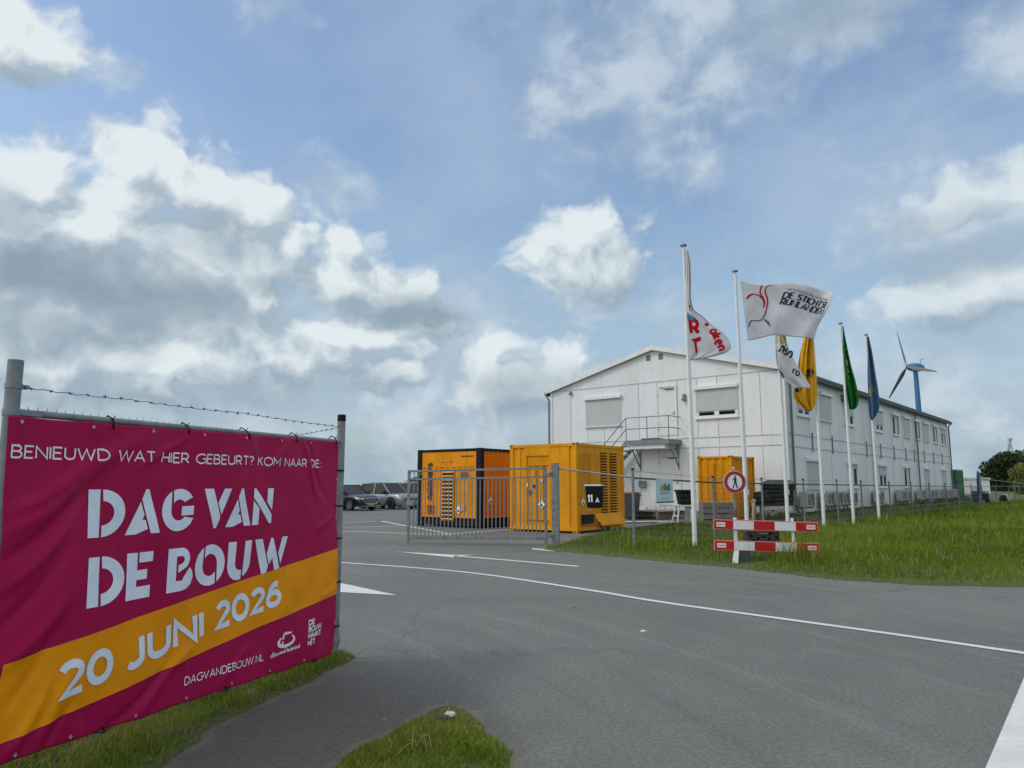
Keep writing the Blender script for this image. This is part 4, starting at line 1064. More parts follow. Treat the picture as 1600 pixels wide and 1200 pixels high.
# fire stair on the front: landing, railing, braces, flight going down to the left
st = MB(); st.box(-1.25, -.02, 5.02, 7.38, 3.66, 3.72); st.box(-1.27, -1.20, 5.02, 7.38, 3.50, 3.655); st.box(-1.19, -.02, 7.33, 7.39, 3.50, 3.655); st.box(-1.19, -.02, 5.01, 5.07, 3.50, 3.655)
S = st.build("fire_stair", M_GALV, B)
m = MB(); m.box(-1.18, -.03, 5.3, 7.2, 3.30, 3.64); m.build("landing_skirt", M_TRIM, S)
m = MB(); m.box(-1.1, -.3, 5.75, 6.6, 3.735, 3.80); m.build("door_mat", M_DKSTEEL, S)
r = .021
m = MB()
for z in (4.82, 4.27):
    m.tube([(-1.22, 7.36, z), (-1.22, 5.05, z), (-.04, 5.05, z)], r, 8)
    m.tube([(-1.22, 7.36, z), (-1.22, 11.1, z - 3.62)], r, 8)
for y in (7.36, 6.2, 5.05): m.tube([(-1.22, y, 3.7), (-1.22, y, 4.82)], r, 8)
for y in (8.6, 9.9, 11.1): m.tube([(-1.22, y, 3.7 - (y - 7.36) * .968), (-1.22, y, 4.82 - (y - 7.36) * .968)], r, 8)
m.build("railing", mat("railing_grey", (.13, .145, .15), .5, .3), S, True)
m = MB()
for x in (-1.22, -.25): m.bar((x, 7.38, 3.6), (x, 10.9, .22), .2, .04, (1, 0, 0))
m.build("stringer", M_GALV, S)
for k in range(15):
    y = 7.55 + k * .225; z = 3.45 - k * .218; MB().box(-1.19, -.28, y - .11, y + .13, z - .02, z + .015).build("tread", M_GALV, S)
for y in (5.18, 7.3):
    m = MB(); m.bar((-.04, y, 3.48), (-.04, y, 2.3), .05, .05, (1, 0, 0)); m.bar((-.06, y, 2.42), (-.95, y, 3.48), .045, .045, (1, 0, 0)); m.bar((-.06, y, 2.95), (-.5, y, 3.48), .04, .04, (1, 0, 0)); m.build("brace", M_GALV, S)
def bpt(x, y, z=0):
    return Vector((12.0 + FB[0] * x + FN[0] * y, 32.2 + FB[1] * x + FN[1] * y, z))
# wall letterbox
L = root("wall_letterbox", bpt(-.01, 7.18, 1.46), BANG3, "small grey metal letterbox fixed to the white front wall beside the lower door", "letterbox")
m = MB(); m.box(-.16, 0, -.18, .18, 0, .30); m.build("body", M_GALV, L, bevel=.01)
MB().box(-.185, .0, -.19, .19, .302, .325).build("lid", M_GALV, L); MB().box(-.166, -.161, -.13, .13, .2, .225).build("slot", M_BLACKP, L)

# air conditioners along the foot of the long wall
ACX = (.75, 3.5, 4.85, 5.95, 7.4, 12.65, 17.85, 19.3, 23.3, 26.0, 27.1, 29.4, 30.8, 32.3, 33.6, 35.5)
ORD = ("first", "second", "third", "fourth", "fifth", "sixth", "seventh", "eighth", "ninth", "tenth", "eleventh", "twelfth", "thirteenth", "fourteenth", "fifteenth", "sixteenth")
M_ACW = mat("ac_casing", (.42, .43, .41), .5, 0, .06, 4, 0, 40, .4, (.22, .22, .2)); M_ACG = mat("ac_grille", (.035, .037, .04), .5)
def air_con(loc):
    o = root("air_conditioner", loc, BANG3, "", "air conditioner", "air conditioners along the long white wall")
    m = MB(); m.box(0, .92, -.50, -.16, .0, .66); m.build("casing", M_ACW, o, bevel=.02)
    m = MB(); m.lathe([(.235, -.012), (.235, .0), (.0, .0)], 24, (.34, -.505, .33), axis='y'); g = m.build("fan_opening", M_ACG, o)
    m = MB()
    for rr in (.06, .12, .18, .235): m.tube([(.34 + rr * math.cos(a), -.522, .33 + rr * math.sin(a)) for a in np.linspace(0, 2 * math.pi, 21)], .006, 4)
    for a in range(6): m.tube([(.34, -.522, .33), (.34 + .235 * math.cos(a * 1.047), -.522, .33 + .235 * math.sin(a * 1.047))], .006, 4)
    m.build("grille", M_ACW, g)
    m = MB(); m.box(.68, .88, -.512, -.502, .08, .58); m.build("louvre_panel", M_ACG, o)
    for x in (.12, .78):
        m = MB(); m.box(x, x + .05, -.48, -.0, -.06, -.005); m.box(x, x + .05, -.05, -.0, -.3, -.06); m.build("bracket", M_PIPE, o)
    return o
ac0 = None
for i, x in enumerate(ACX):
    p = bpt(x, 0, .62 - .002 * i)
    if ac0 is None: ac0 = air_con(p); o = ac0
    else: o = copy_tree(ac0); o.location = p
    o['label'] = ORD[i] + " air conditioner unit from the near corner at the foot of the long white wall"

# ------------------------------------------------------------------ containers
def corrug(m, P, a0, a1, z0, z1, pitch=.28, depth=.036, mi=0):
    """trapezoid corrugated sheet; P(a, out, z) gives a point"""
    prof = []; a = a0
    while a < a1 - 1e-6:
        for da, o in ((0, 0), (.3, 0), (.45, -depth), (.85, -depth)): prof.append((min(a + da * pitch, a1), o))
        a += pitch
    prof.append((a1, 0)); n = len(prof)
    vs = [P(a, o, z0) for a, o in prof] + [P(a, o, z1) for a, o in prof]
    m.add(vs, [(i, i + 1, n + i + 1, n + i) for i in range(n - 1)], mi)
def cont_frame(m, lx, ly, h, p=.14, top=.11, bot=.15, mi=0):
    for x in (0, lx - p):
        for y in (0, ly - p): m.box(x, x + p, y, y + p, .0, h, mi)
    for y in (0.006, ly - p + .026): m.box(p, lx - p, y, y + p - .03, h - top, h - .008, mi); m.box(p, lx - p, y, y + p - .03, .07, bot + .05, mi)
    for x in (0.006, lx - p + .026): m.box(x, x + p - .03, p, ly - p, h - top, h - .008, mi); m.box(x, x + p - .03, p, ly - p, .07, bot + .05, mi)
    return m
def castings(lx, ly, h, mm, par):
    for x in (0, lx - .165):
        for y in (0, ly - .165):
            for z in (0.0, h - .105):
                m = MB(); m.box(x - .006, x + .171, y - .006, y + .171, z - .006 if z else 0, z + .118)
                c = m.build("corner_casting", mm, par, bevel=.008)
                m = MB(); m.box(x + .05, x + .115, y - .012, y - .0055, z + .035, z + .085); m.box(x - .012, x - .0055, y + .05, y + .115, z + .035, z + .085); m.build("slot", M_CBLK, c)
C1 = Vector((2.13, 24.5, 0)); CR = math.atan2(.8, .6)
Y1, X1, H1 = 2.76, 3.28, 2.98
c1 = root("generator_container", C1, CR, "yellow generator container with two louvre columns on its right side behind the gate post", "container", "site containers")
m = MB(); cont_frame(m, X1, Y1, H1); m.box(.08, X1 - .08, .08, Y1 - .08, .16, H1 - .07); m.build("body", M_YEL, c1, bevel=.006)
castings(X1, Y1, H1, M_YEL, c1)
m = MB(); corrug(m, lambda a, o, z: (.03 - o, a, z), 2.08, Y1 - .14, .2, H1 - .11, .26); m.build("corrugated_panel", M_YEL, c1)
m = MB(); corrug(m, lambda a, o, z: (.03 - o, a, z), .15, .30, .2, H1 - .11, .15); m.build("corrugated_panel", M_YEL, c1)
m = MB(); m.box(.024, .075, .30, 1.06, .2, H1 - .11); m.build("flat_panel", M_YEL, c1)
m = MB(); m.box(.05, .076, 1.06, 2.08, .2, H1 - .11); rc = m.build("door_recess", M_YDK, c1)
m = MB(); m.box(.012, .05, 1.06, 1.10, .2, 2.62); m.box(.012, .05, 2.04, 2.08, .2, 2.62); m.box(.012, .05, 1.10, 2.04, 2.58, 2.62); m.box(.012, .05, 1.06, 2.08, 2.62, H1 - .11); d = m.build("door_frame", M_YEL, c1)
m = MB(); corrug(m, lambda a, o, z: (.035 - o, a, z), 1.11, 2.03, .36, 2.26, .31, .015); dr = m.build("door", M_YEL, c1)
m = MB(); m.box(.004, .034, 1.14, 1.98, .40, .425); m.box(.004, .034, 1.14, 1.98, 2.24, 2.27); m.build("door_rail", M_YDK, dr)
m = MB(); m.box(.0, .028, 1.9, 1.98, 1.25, 1.45); m.bar((-.01, 1.94, 1.36), (-.01, 1.76, 1.40), .03, .02); m.build("handle", M_PIPE, dr)
def hazard(par, P, s, lab=None):
    """white diamond with a black emblem; P(a, z, o)"""
    m = MB(); q = [(0, -s), (s, 0), (0, s), (-s, 0)]
    m.add([P(a, z, .002) for a, z in q], [(0, 1, 2, 3)]); dd = m.build("hazard_label", M_SIGNW, par)
    m = MB(); fl = [(-.35, -.55), (.35, -.55), (.45, -.1), (.2, -.2), (.05, .25), (-.15, -.1), (-.4, .05)]
    m.add([P(a * s * .7, z * s * .7, .004) for a, z in fl], [tuple(range(7))]); m.add([P(-.9 * s * .5, -s * .4, .0035), P(.9 * s * .5, -s * .4, .0035), P(.9 * s * .5, -s * .46, .0035), P(-.9 * s * .5, -s * .46, .0035)], [(0, 1, 2, 3)])
    m.build("emblem", M_CBLK, dd)
hazard(c1, lambda a, z, o: (.018 - o, 1.42 - a, .93 + z), .15)
m = MB(); m.add([(.02, 2.06, 1.52), (.02, 1.98, 1.52), (.02, 1.98, 1.66), (.02, 2.06, 1.66)], [(0, 1, 2, 3)]); m.build("sticker", M_SIGNW, c1)
m = MB(); m.add([(.016, 1.80, 1.48), (.016, 1.68, 1.48), (.016, 1.68, 1.60), (.016, 1.80, 1.60)], [(0, 1, 2, 3)]); m.build("sticker", M_DKSTEEL, c1)
m = MB(); m.add([(.016, 1.47, 1.68), (.016, 1.38, 1.68), (.016, 1.38, 1.78), (.016, 1.47, 1.78)], [(0, 1, 2, 3)]); m.build("sticker", M_SIGNW, c1)
# right side
m = MB(); m.box(.14, X1 - .14, .024, .079, .22, H1 - .11); m.build("side_panel", M_YEL, c1)
m = MB(); m.box(.20, .98, .004, .0235, 2.62, 2.66); m.box(.20, .24, .004, .0235, .9, 2.62); m.box(.94, .98, .004, .0235, .9, 2.62); m.build("hatch_frame", M_YEL, c1)
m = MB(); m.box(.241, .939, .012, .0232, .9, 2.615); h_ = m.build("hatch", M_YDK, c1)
m = MB(); m.box(.86, .90, -.02, .011, 1.62, 1.86); m.bar((.88, -.025, 1.66), (.72, -.025, 1.66), .025, .025); m.build("handle", M_YDK, h_)
def louvre(par, x0, x1, z0, z1, n):
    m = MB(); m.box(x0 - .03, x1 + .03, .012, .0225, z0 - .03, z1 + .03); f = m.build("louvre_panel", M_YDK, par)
    m = MB(); st_ = (z1 - z0) / n
    for i in range(n): z = z0 + i * st_; m.box(x0, x1, .004, .0115, z + st_ * .55, z + st_ * .98)
    m.build("slot", M_CBLK, f)
    m = MB()
    for i in range(n):
        z = z0 + i * st_; m.add([(x0, .01, z + st_ * .55), (x1, .01, z + st_ * .55), (x1, -.035, z + st_ * .18), (x0, -.035, z + st_ * .18), (x0, .01, z + st_ * .1), (x1, .01, z + st_ * .1)], [(0, 1, 2, 3), (3, 2, 5, 4)])
    m.build("slat", M_YEL, f)
louvre(c1, 1.62, 2.05, .56, 2.70, 22); louvre(c1, 2.28, 2.74, .56, 2.70, 22)
m = MB(); m.add([(1.05, -.01, .62), (2.98, -.01, .62), (2.98, -.20, .22), (1.25, -.20, .22), (1.05, .02, .62), (2.98, .02, .62), (2.98, .02, .20), (1.25, .02, .20)], [(0, 1, 2, 3), (3, 2, 6, 7), (1, 5, 6, 2), (0, 3, 7, 4)]); m.build("skirt", M_YEL, c1)
m = MB(); m.box(1.9, 2.2, -.01, .02, .02, .14); m.build("forklift_pocket", M_CBLK, c1)
m = MB(); m.box(.30, .98, -.06, .02, .30, .56); m.box(.28, 1.0, -.12, .02, .565, .60); m.build("cable_outlet", M_CBLK, c1)
hazard(c1, lambda a, z, o: (.42 + a, .01 - o, 1.02 + z), .13)
m = MB(); m.add([(.74, .008, .70), (.92, .008, .70), (.92, .008, .90), (.74, .008, .90)], [(0, 1, 2, 3)]); m.build("sticker", mat("faded_sticker", (.55, .4, .2), .6), c1)

C2 = Vector((-1.16, 27.3, 0)); Y2, X2, H2 = 3.22, 4.2, 2.95
c2 = root("battery_container", C2, CR, "orange container with black frame and a tall louvre strip behind the gate bars", "container", "site containers")
m = MB(); cont_frame(m, X2, Y2, H2, .22, .10, .20); m.box(.10, X2 - .1, .1, Y2 - .1, .1, .40); m.build("frame", M_CBLK, c2, bevel=.008)
m = MB(); m.box(.09, X2 - .09, .09, Y2 - .09, .41, H2 - .10); m.build("body", M_ORA, c2)
m = MB(); m.box(.03, .085, .235, Y2 - .235, 2.25, H2 - .115); corrug(m, lambda a, o, z: (.035 - o, a, z), .235, Y2 - .235, .36, 2.249, .3, .025); m.build("front_panel", M_ORA, c2)
M_ORS = mat("orange_side_paint", (.74, .20, .003), .55, 0, .1, 1.5, .05, 30, .3, (.25, .08, .01), spec=.15)
m = MB(); corrug(m, lambda a, o, z: (a, .04 - o, z), .235, X2 - .235, .36, H2 - .115, .27, .034); m.build("side_panel", M_ORS, c2)
m = MB(); m.box(.012, .03, 1.30, 1.92, .24, 2.20); lp = m.build("louvre_panel", M_ORA, c2)
m = MB(); n = 13
for i in range(n):
    z = .27 + i * .146
    for (a, b) in ((1.335, 1.60), (1.62, 1.885)): m.box(.004, .0115, a, b, z + .07, z + .145)
m.build("slot", M_CBLK, lp)
m = MB()
for i in range(n):
    z = .27 + i * .146; m.add([(.011, 1.33, z + .075), (.011, 1.89, z + .075), (-.03, 1.89, z + .03), (-.03, 1.33, z + .03), (.011, 1.33, z + .012), (.011, 1.89, z + .012)], [(0, 1, 2, 3), (3, 2, 5, 4)])
m.build("slat", mat("pale_orange_slat", (.72, .36, .1), .45), lp)
M_BRN = mat("dark_brown_print", (.07, .025, .018), .6)
# vertical lettering reads upward: text u runs along z, text v runs toward +y
emboss("lettering", text("neimners", 0, 0, .42, .2, 1.44, gap=.22), 0, lambda u, v, o: (.008 - o, 2.41 + v, 1.01 + u), M_BRN, c2)
m = MB(); m.add([(.009, 2.68, .49), (.009, 2.33, .49), (.009, 2.33, .82), (.009, 2.68, .82)], [(0, 1, 2, 3)]); lg = m.build("logo", mat("brick_red_print", (.26, .03, .018), .5), c2)
emboss("lettering", text("aE", 0, 0, .22, .14, .2), 0, lambda u, v, o: (.006 - o, 2.62 - u, .55 + v), M_BRN, lg)
emboss("lettering", text("dondanond", 0, 0, .09, .2, .6), 0, lambda u, v, o: (.022 - o, .98 - u, 2.62 + v), M_BRN, c2)
m = MB()
for (y, s) in ((1.92, 1), (1.48, -1)): m.add([(.026, y + .05, 2.42), (.026, y - .07, 2.42), (.026, y - .01, 2.5)], [(0, 1, 2)])
m.add([(.026, 1.80, 2.435), (.026, 1.58, 2.435), (.026, 1.58, 2.445), (.026, 1.80, 2.445)], [(0, 1, 2, 3)]); m.build("arrow_mark", M_SIGNR, c2)
hazard(c2, lambda a, z, o: (.006 - o, 1.06 - a, .66 + z), .16)
m = MB(); m.add([(.008, .92, .64), (.008, .78, .64), (.008, .78, .86), (.008, .92, .86)], [(0, 1, 2, 3)]); m.build("sticker", mat("pale_red_sticker", (.6, .3, .2), .5), c2)
m = MB(); m.add([(.008, .98, 1.86), (.008, .62, 1.86), (.008, .62, 2.06), (.008, .98, 2.06)], [(0, 1, 2, 3)]); m.build("sticker", mat("dark_label", (.12, .10, .08), .5), c2)
hazard(c2, lambda a, z, o: (.62 + a, .004 - o, 1.0 + z), .16)
C3 = Vector((8.9, 30.0, .0)); Y3, X3, H3 = 1.5, 2.35, 2.76
c3 = root("storage_container", C3, BANG3, "smaller amber container standing close to the white front wall behind the timber crate", "container", "site containers")
m = MB(); cont_frame(m, X3, Y3, H3, .10, .09, .12); m.box(.075, X3 - .075, .075, Y3 - .075, .16, H3 - .05); m.build("body", M_YEL, c3, bevel=.006)
M_YEL3 = mat("amber_paint", (.66, .27, .003), .55, 0, .1, 1.3, .06, 30, .3, (.3, .12, .01), spec=.15)
m = MB(); corrug(m, lambda a, o, z: (.03 - o, a, z), .1, Y3 - .1, .2, H3 - .09, .33); m.build("front_panel", M_YEL3, c3)
m = MB(); corrug(m, lambda a, o, z: (a, .03 - o, z), .1, X3 - .1, .2, H3 - .09, .28); m.build("side_panel", M_YEL3, c3)
m = MB(); m.tube([(.0, .78, .25), (.0, .78, 2.45)], .018, 8); m.box(-.01, .03, .72, .84, 2.40, 2.46); m.build("lock_rod", M_YDK, c3)
castings(X3, Y3, H3, M_YEL3, c3)
# cables on the tarmac
mb = MB()
for k, dy in enumerate((0, .25, .55)):
    mb.tube(smooth_path([(2.9, 24.9, .35), (3.1, 24.75 + dy * .3, .06), (3.7, 25.4 + dy, .035), (5.0, 27.2 + dy * 1.5, .035), (6.2, 29.2 + dy, .035), (7.2, 30.5 + dy, .035), (9.0, 31.5, .035)], 6), .035, 7)
tag(mb.build("power_cable", M_RUBBER, None, True), "black power cables running over the tarmac from the yellow generator container", "cable")

# ------------------------------------------------------------------ gate
GH = Vector((.93, 19.72, 0)); gd = Vector((-2.86, 20.38, 0)) - GH; GL_ = gd.length; GANG = math.atan2(gd.y, gd.x)
g = root("swing_gate", GH, GANG, "galvanised vertical bar swing gate standing open in front of the orange container", "gate")
m = MB()
m.box(0, .07, -.035, .035, .06, 2.06); m.box(GL_ - .07, GL_, -.035, .035, .02, 1.99)
m.add([(.07, -.03, 2.0), (GL_ - .07, -.03, 1.93), (GL_ - .07, .03, 1.93), (.07, .03, 2.0), (.07, -.03, 2.06), (GL_ - .07, -.03, 1.99), (GL_ - .07, .03, 1.99), (.07, .03, 2.06)], [(0, 1, 2, 3), (7, 6, 5, 4), (0, 4, 5, 1), (3, 2, 6, 7), (0, 3, 7, 4), (1, 5, 6, 2)])
m.bar((.07, 0, 1.80), (GL_ - .07, 0, 1.74), .05, .05); m.bar((.07, 0, .20), (GL_ - .07, 0, .17), .06, .09)
m.build("frame", M_GALV, g, bevel=.004)
b0 = None; nb = 33
for i in range(nb):
    x = .07 + (GL_ - .14) * (i + 1) / (nb + 1)
    if b0 is None:
        b0 = MB().box(-.0125, .0125, -.0125, .0125, .22, 1.75).build("bar", M_GALV, g); b0.location = (x, 0, 0)
    else:
        c = b0.copy(); COL.objects.link(c); c.location = (x, 0, -.04 * i / nb); c.parent = g
for x in (.2, .32, GL_ - .3, GL_ - .18): MB().box(x - .01, x + .01, -.01, .01, 1.79, 1.975).build("bar", M_GALV, g)
m = MB(); m.box(GL_ - .20, GL_ + .03, -.06, .06, 1.02, 1.16); m.box(GL_ - .30, GL_ - .05, -.012, .012, 1.1, 1.14); m.build("latch", M_GALV, g, bevel=.01)
m = MB(); m.tube([(GL_ - .1, -.06, 1.75), (GL_ - .24, -.10, 1.78), (GL_ - .36, -.06, 1.9)], .03, 8); m.build("latch_hook", M_GALV, g, True)
for z in (.26, 1.82):
    m = MB(); m.tube([(-.14, 0, z), (.0, 0, z)], .016, 8); m.lathe([(.028, z - .04), (.028, z + .04)], 10, (-.06, 0, 0)); m.build("hinge", M_GALV, g, True)
gp_ = root("gate_post", (1.12, 19.2, 0), GANG, "thick square galvanised gate post at the end of the mesh fence beside the open gate", "post")
MB().box(-.095, .095, -.095, .095, -.2, 2.13).build("post", M_GALV, gp_, bevel=.008)
MB().box(-.10, .10, -.10, .10, 2.132, 2.145).build("cap", M_GALV, gp_)
for z in (1.87, .29):
    m = MB(); m.bar((.095, .1, z + .02), (.21, .46, z - .02), .03, .03); m.box(.06, .13, .05, .13, z - .04, z + .06); m.build("hinge_arm", M_GALV, gp_)
MB().box(-.3, .3, -.3, .3, -.1, .03).build("footing", M_CONC, gp_)

# ------------------------------------------------------------------ mesh fence along the verge
FPOST = [(2.98, 18.30, 1.76, 1.99, .0), (5.89, 21.76, 1.66, 1.84, -.33), (8.26, 24.57, 1.63, 1.82, -.26), (10.83, 27.63, 1.61, 1.81, -.24), (13.41, 30.69, 1.59, 1.80, -.22), (15.69, 33.40, 1.57, 1.78, -.2), (18.86, 37.16, 1.55, 1.74, -.2),
         (21.85, 40.72, 1.53, 1.72, -.2), (24.85, 44.28, 1.51, 1.70, -.2), (27.97, 47.99, 1.48, 1.68, -.2), (30.86, 51.42, 1.47, 1.66, -.2), (34.2, 55.4, 1.46, 1.62, -.2), (37.1, 58.9, 1.45, 2.32, -.2)]
ff = root("mesh_fence", (0, 0, 0), 0, "long grey mesh fence crossing the grass verge past the white building", "fence", "chain link fences")
for i, (x, y, zr, zt, zb) in enumerate(FPOST):
    r = .034 if i < len(FPOST) - 1 else .06
    pst = MB().tube([(x, y, zb - .3), (x, y, zt)], r, 12).build("post", M_GALV if i < 3 else mat("weathered_post", (.20, .225, .23), .6, .3), ff, True)
    MB().lathe([(r + .004, zt - .04), (r + .004, zt + .008), (0, zt + .012)], 12, (x, y, 0)).build("cap", M_BLACKP, pst, True)
M_RAIL = mat("dark_rail", (.085, .095, .10), .5, .3)
MB().tube([(1.12, 19.2, 2.02), (2.98, 18.30, 1.77)], .024, 10).build("top_rail", M_GALV, ff, True)  # paler than the long rail: sunlight put into its colour
MB().tube([(a[0], a[1], a[2]) for a in FPOST], .024, 8).build("top_rail", M_RAIL, ff, True)
MB().tube([(a[0], a[1], a[3] - .06) for a in FPOST[:-1]], .006, 5).build("wire", M_WIRE, ff)
for i, (a, b) in enumerate(zip([(1.12, 19.2, 2.0, 0, .02)] + FPOST[:-1], FPOST)):
    d = Vector((b[0] - a[0], b[1] - a[1], 0)); L_ = d.length; pit = .075 if i < 4 else .15
    zb0, zb1 = a[4] + .03, b[4] + .03
    mb = chainlink_mesh(L_, 1.0, pit / 1.0, .0015 if i < 4 else .0022, 0, False)
    kk_ = math.floor(1.0 / (pit / 2)) * pit / 2
    for k, (x, y, z) in enumerate(mb.v):
        t = min(1, max(0, x / L_)); lo = zb0 + (zb1 - zb0) * t; hi = a[2] + (b[2] - a[2]) * t
        mb.v[k] = (x, y, lo + (hi - lo) * z / kk_)
    # widen the diamonds to match the fence height
    o = mb.build("wire_mesh", M_WIRE, ff, fix=False); o.location = (a[0], a[1], 0); o.rotation_euler = (0, 0, math.atan2(d.y, d.x))
ef = root("mesh_fence", (37.1, 58.9, 0), math.atan2(1.4, 4.9), "farther mesh fence with a sloping pale top rail in front of the dark round tree", "fence", "chain link fences")
MB().tube([(.05, 0, 2.05), (5.1, 0, 1.62), (14, 0, 1.2)], .03, 8).build("top_rail", M_GALV, ef, True)
MB().tube([(.05, 0, 1.46), (14, 0, 1.35)], .02, 8).build("middle_rail", M_GALV, ef, True)
for x in (1.55, 2.9, 3.5, 3.95, 4.9, 6.5, 9):
    MB().tube([(x, 0, -.4), (x, 0, 2.05 - .083 * x - (.35 if x in (1.55, 2.9) else .02))], .032, 8).build("post", M_GALV, ef, True)
chainlink_mesh(12, 1.75, .15, .0024, -.2, False).build("wire_mesh", M_WIRE, ef, fix=False)
# sheet hung on the fence
FANG = math.atan2(3.46, 2.91)
ps = root("fence_poster", (3.66, 19.1, 0), FANG, "small pale blue poster with a green and blue house emblem hung on the mesh fence", "poster")
def pp(a, z, o=0): return (a, -.04 - o, z)
mb = MB(); n = 12
vs = [(.92 * i / n, -.04 + .006 * math.sin(i * 1.3), z) for z in (1.12, 1.745) for i in range(n + 1)]
mb.add(vs, [(i, i + 1, i + n + 2, i + n + 1) for i in range(n)]); mb.build("sheet", mat("poster_paper", (.50, .66, .72), .6, 0, .06), ps)
def pstr(name, polys, m_, o=.01): 
    mb = MB(); 
    for k, P in enumerate(polys): mb.add([pp(a, z, o + .0006 * k) for a, z in P], [tuple(range(len(P)))])
    return mb.build(name, m_, ps)
pstr("emblem", [[(.22, 1.44), (.46, 1.44), (.46, 1.58), (.36, 1.61), (.24, 1.55)]], mat("ochre_print", (.42, .36, .08), .6))
pstr("emblem", [[(.42, 1.45), (.52, 1.45), (.52, 1.58), (.49, 1.66), (.45, 1.6)]], mat("green_print", (.02, .14, .06), .6), .012)
pstr("emblem", [[(.5, 1.45), (.76, 1.45), (.76, 1.58), (.7, 1.63), (.56, 1.55)]], mat("blue_print", (.02, .22, .38), .6), .0135)
pstr("text_line", [[(.22, 1.37), (.74, 1.37), (.74, 1.395), (.22, 1.395)]], mat("grey_print", (.22, .3, .33), .6))
pstr("text_line", [[(.25, 1.235), (.72, 1.235), (.72, 1.252), (.25, 1.252)]], mat("teal_print", (.25, .42, .47), .6))
pstr("bottom_stripe", [[(0, 1.125), (.92, 1.125), (.92, 1.165), (0, 1.165)]], mat("navy_print", (.015, .11, .24), .5), .014)
# black letterbox with the house number on the fence
lb = root("letterbox", (2.12, 18.69, 0), math.atan2(-.9, 1.86), "black tapered letterbox with pale rim and white number 11A hung beside the gate post", "letterbox")
def taper(x0, x1, z0, z1, y0, y1, tp, m_, nm, par, bev=.012):
    q = [(x0 + tp, y0 + tp * .5, z0), (x1 - tp, y0 + tp * .5, z0), (x1 - tp, y1, z0), (x0 + tp, y1, z0), (x0, y0, z1), (x1, y0, z1), (x1, y1, z1), (x0, y1, z1)]
    return MB().add(q, [(0, 3, 2, 1), (4, 5, 6, 7), (0, 1, 5, 4), (1, 2, 6, 5), (2, 3, 7, 6), (3, 0, 4, 7)]).build(nm, m_, par, bevel=bev)
taper(-.205, .205, 1.03, 1.56, -.27, -.02, .04, M_BLACKP, "body", lb)
MB().box(-.22, .22, -.285, -.01, 1.562, 1.60).build("rim", mat("pale_rim", (.62, .64, .62), .5), lb, bevel=.006)
MB().box(-.2, .2, -.2, .0, 1.0, 1.028).build("bracket", M_YDK, lb)
def num(u, v, o): return (u, -.253 - (v - .1) * .038 - .004 - o, 1.06 + v)
emboss("house_number", text("11", -.155, .09, .20, .2, .15) + text("A", .06, .09, .13, .2, .11), 0, num, M_SIGNW, lb)

# ------------------------------------------------------------------ barrier and sign
br = root("road_barrier", (4.55, 15.2, 0), 0, "red and white road barrier with two planks on a dark rubber foot in the grass", "barrier")
TL = rad(-1.7)
def plank(zc, x0=-.46, L_=2.13, h=.205):
    def P(a, z, o): return (x0 + a * math.cos(TL) - z * math.sin(TL), o, zc + a * math.sin(TL) + z * math.cos(TL))
    m = MB(); m.prism([(0, -h / 2), (L_, -h / 2), (L_, h / 2), (0, h / 2)], .0, .03, P); b_ = m.build("plank", mat("plank_edge", (.62, .2, .16), .5, 0, .1, 4), br, bevel=.008)
    seg = [0, .19, .385, .585, .785, 1.0]
    for i in range(5):
        a0, a1 = seg[i] * L_ + (.02 if i == 0 else 0), seg[i + 1] * L_ - (.02 if i == 4 else 0)
        m = MB(); m.add([P(a, z, -.002) for a, z in ((a0, -h / 2 + .018), (a1, -h / 2 + .018), (a1, h / 2 - .018), (a0, h / 2 - .018))], [(0, 1, 2, 3)])
        m.build("red_band" if i % 2 == 0 else "white_band", M_SIGNR if i % 2 == 0 else M_SIGNW, b_)
    for a in (.06, L_ - .24):
        m = MB(); m.add([P(q, z, -.004) for q, z in ((a, -.045), (a + .18, -.045), (a + .18, .045), (a, .045))], [(0, 1, 2, 3)]); s_ = m.build("label", M_SIGNW, b_)
        m = MB(); m.add([P(q, z, -.0055) for q, z in ((a + .02, -.012), (a + .16, -.012), (a + .16, .012), (a + .02, .012))], [(0, 1, 2, 3)]); m.build("print", mat("faded_red_print", (.6, .3, .28), .5), s_)
plank(.80); plank(.385)
m = MB(); m.box(-.03, .03, .034, .09, .05, .93); m.build("upright", M_WHITE, br, bevel=.004)
m = MB(); m.tube([(1.17, .06, .05), (1.17, .06, .92)], .03, 10); m.build("upright", M_WHITE, br, True)
m = MB(); m.add([(-.13, -.10, .0), (-.02, -.10, .0), (.06, .03, .36), (-.03, .03, .36), (-.13, -.06, .0), (-.02, -.06, .0), (.06, .07, .36), (-.03, .07, .36)], [(0, 1, 2, 3), (7, 6, 5, 4), (0, 4, 5, 1), (1, 5, 6, 2), (2, 6, 7, 3), (3, 7, 4, 0)]); m.build("leg", M_WHITE, br, bevel=.004)
m = MB(); m.add([(-.02, .0, .0), (.32, .0, .03), (.24, .03, .34), (.05, .03, .34), (-.02, .25, .0), (.32, .25, .03), (.24, .12, .34), (.05, .12, .34)], [(0, 1, 2, 3), (7, 6, 5, 4), (0, 4, 5, 1), (1, 5, 6, 2), (2, 6, 7, 3), (3, 7, 4, 0)]); m.build("foot", M_DKSTEEL, br, bevel=.01)
m = MB(); m.box(.0, .33, -.04, .29, .0, .028); m.build("foot_plate", M_GALV, br)
m = MB(); m.box(.25, .92, .10, .42, .33, .66); rb = m.build("rubber_block", mat("recycled_rubber", (.055, .052, .050), .85, 0, .4, 14, .5, 40), br, bevel=.025)
for (x, z) in ((.33, .56), (.38, .47), (.47, .51), (.47, .42), (.58, .55), (.60, .44), (.70, .50), (.72, .60), (.80, .43), (.84, .53)):
    MB().lathe([(.033, 0), (.030, -.006), (.0, -.006)], 10, (x, .0985, z), axis='y').build("hole", M_BLACKP, rb)
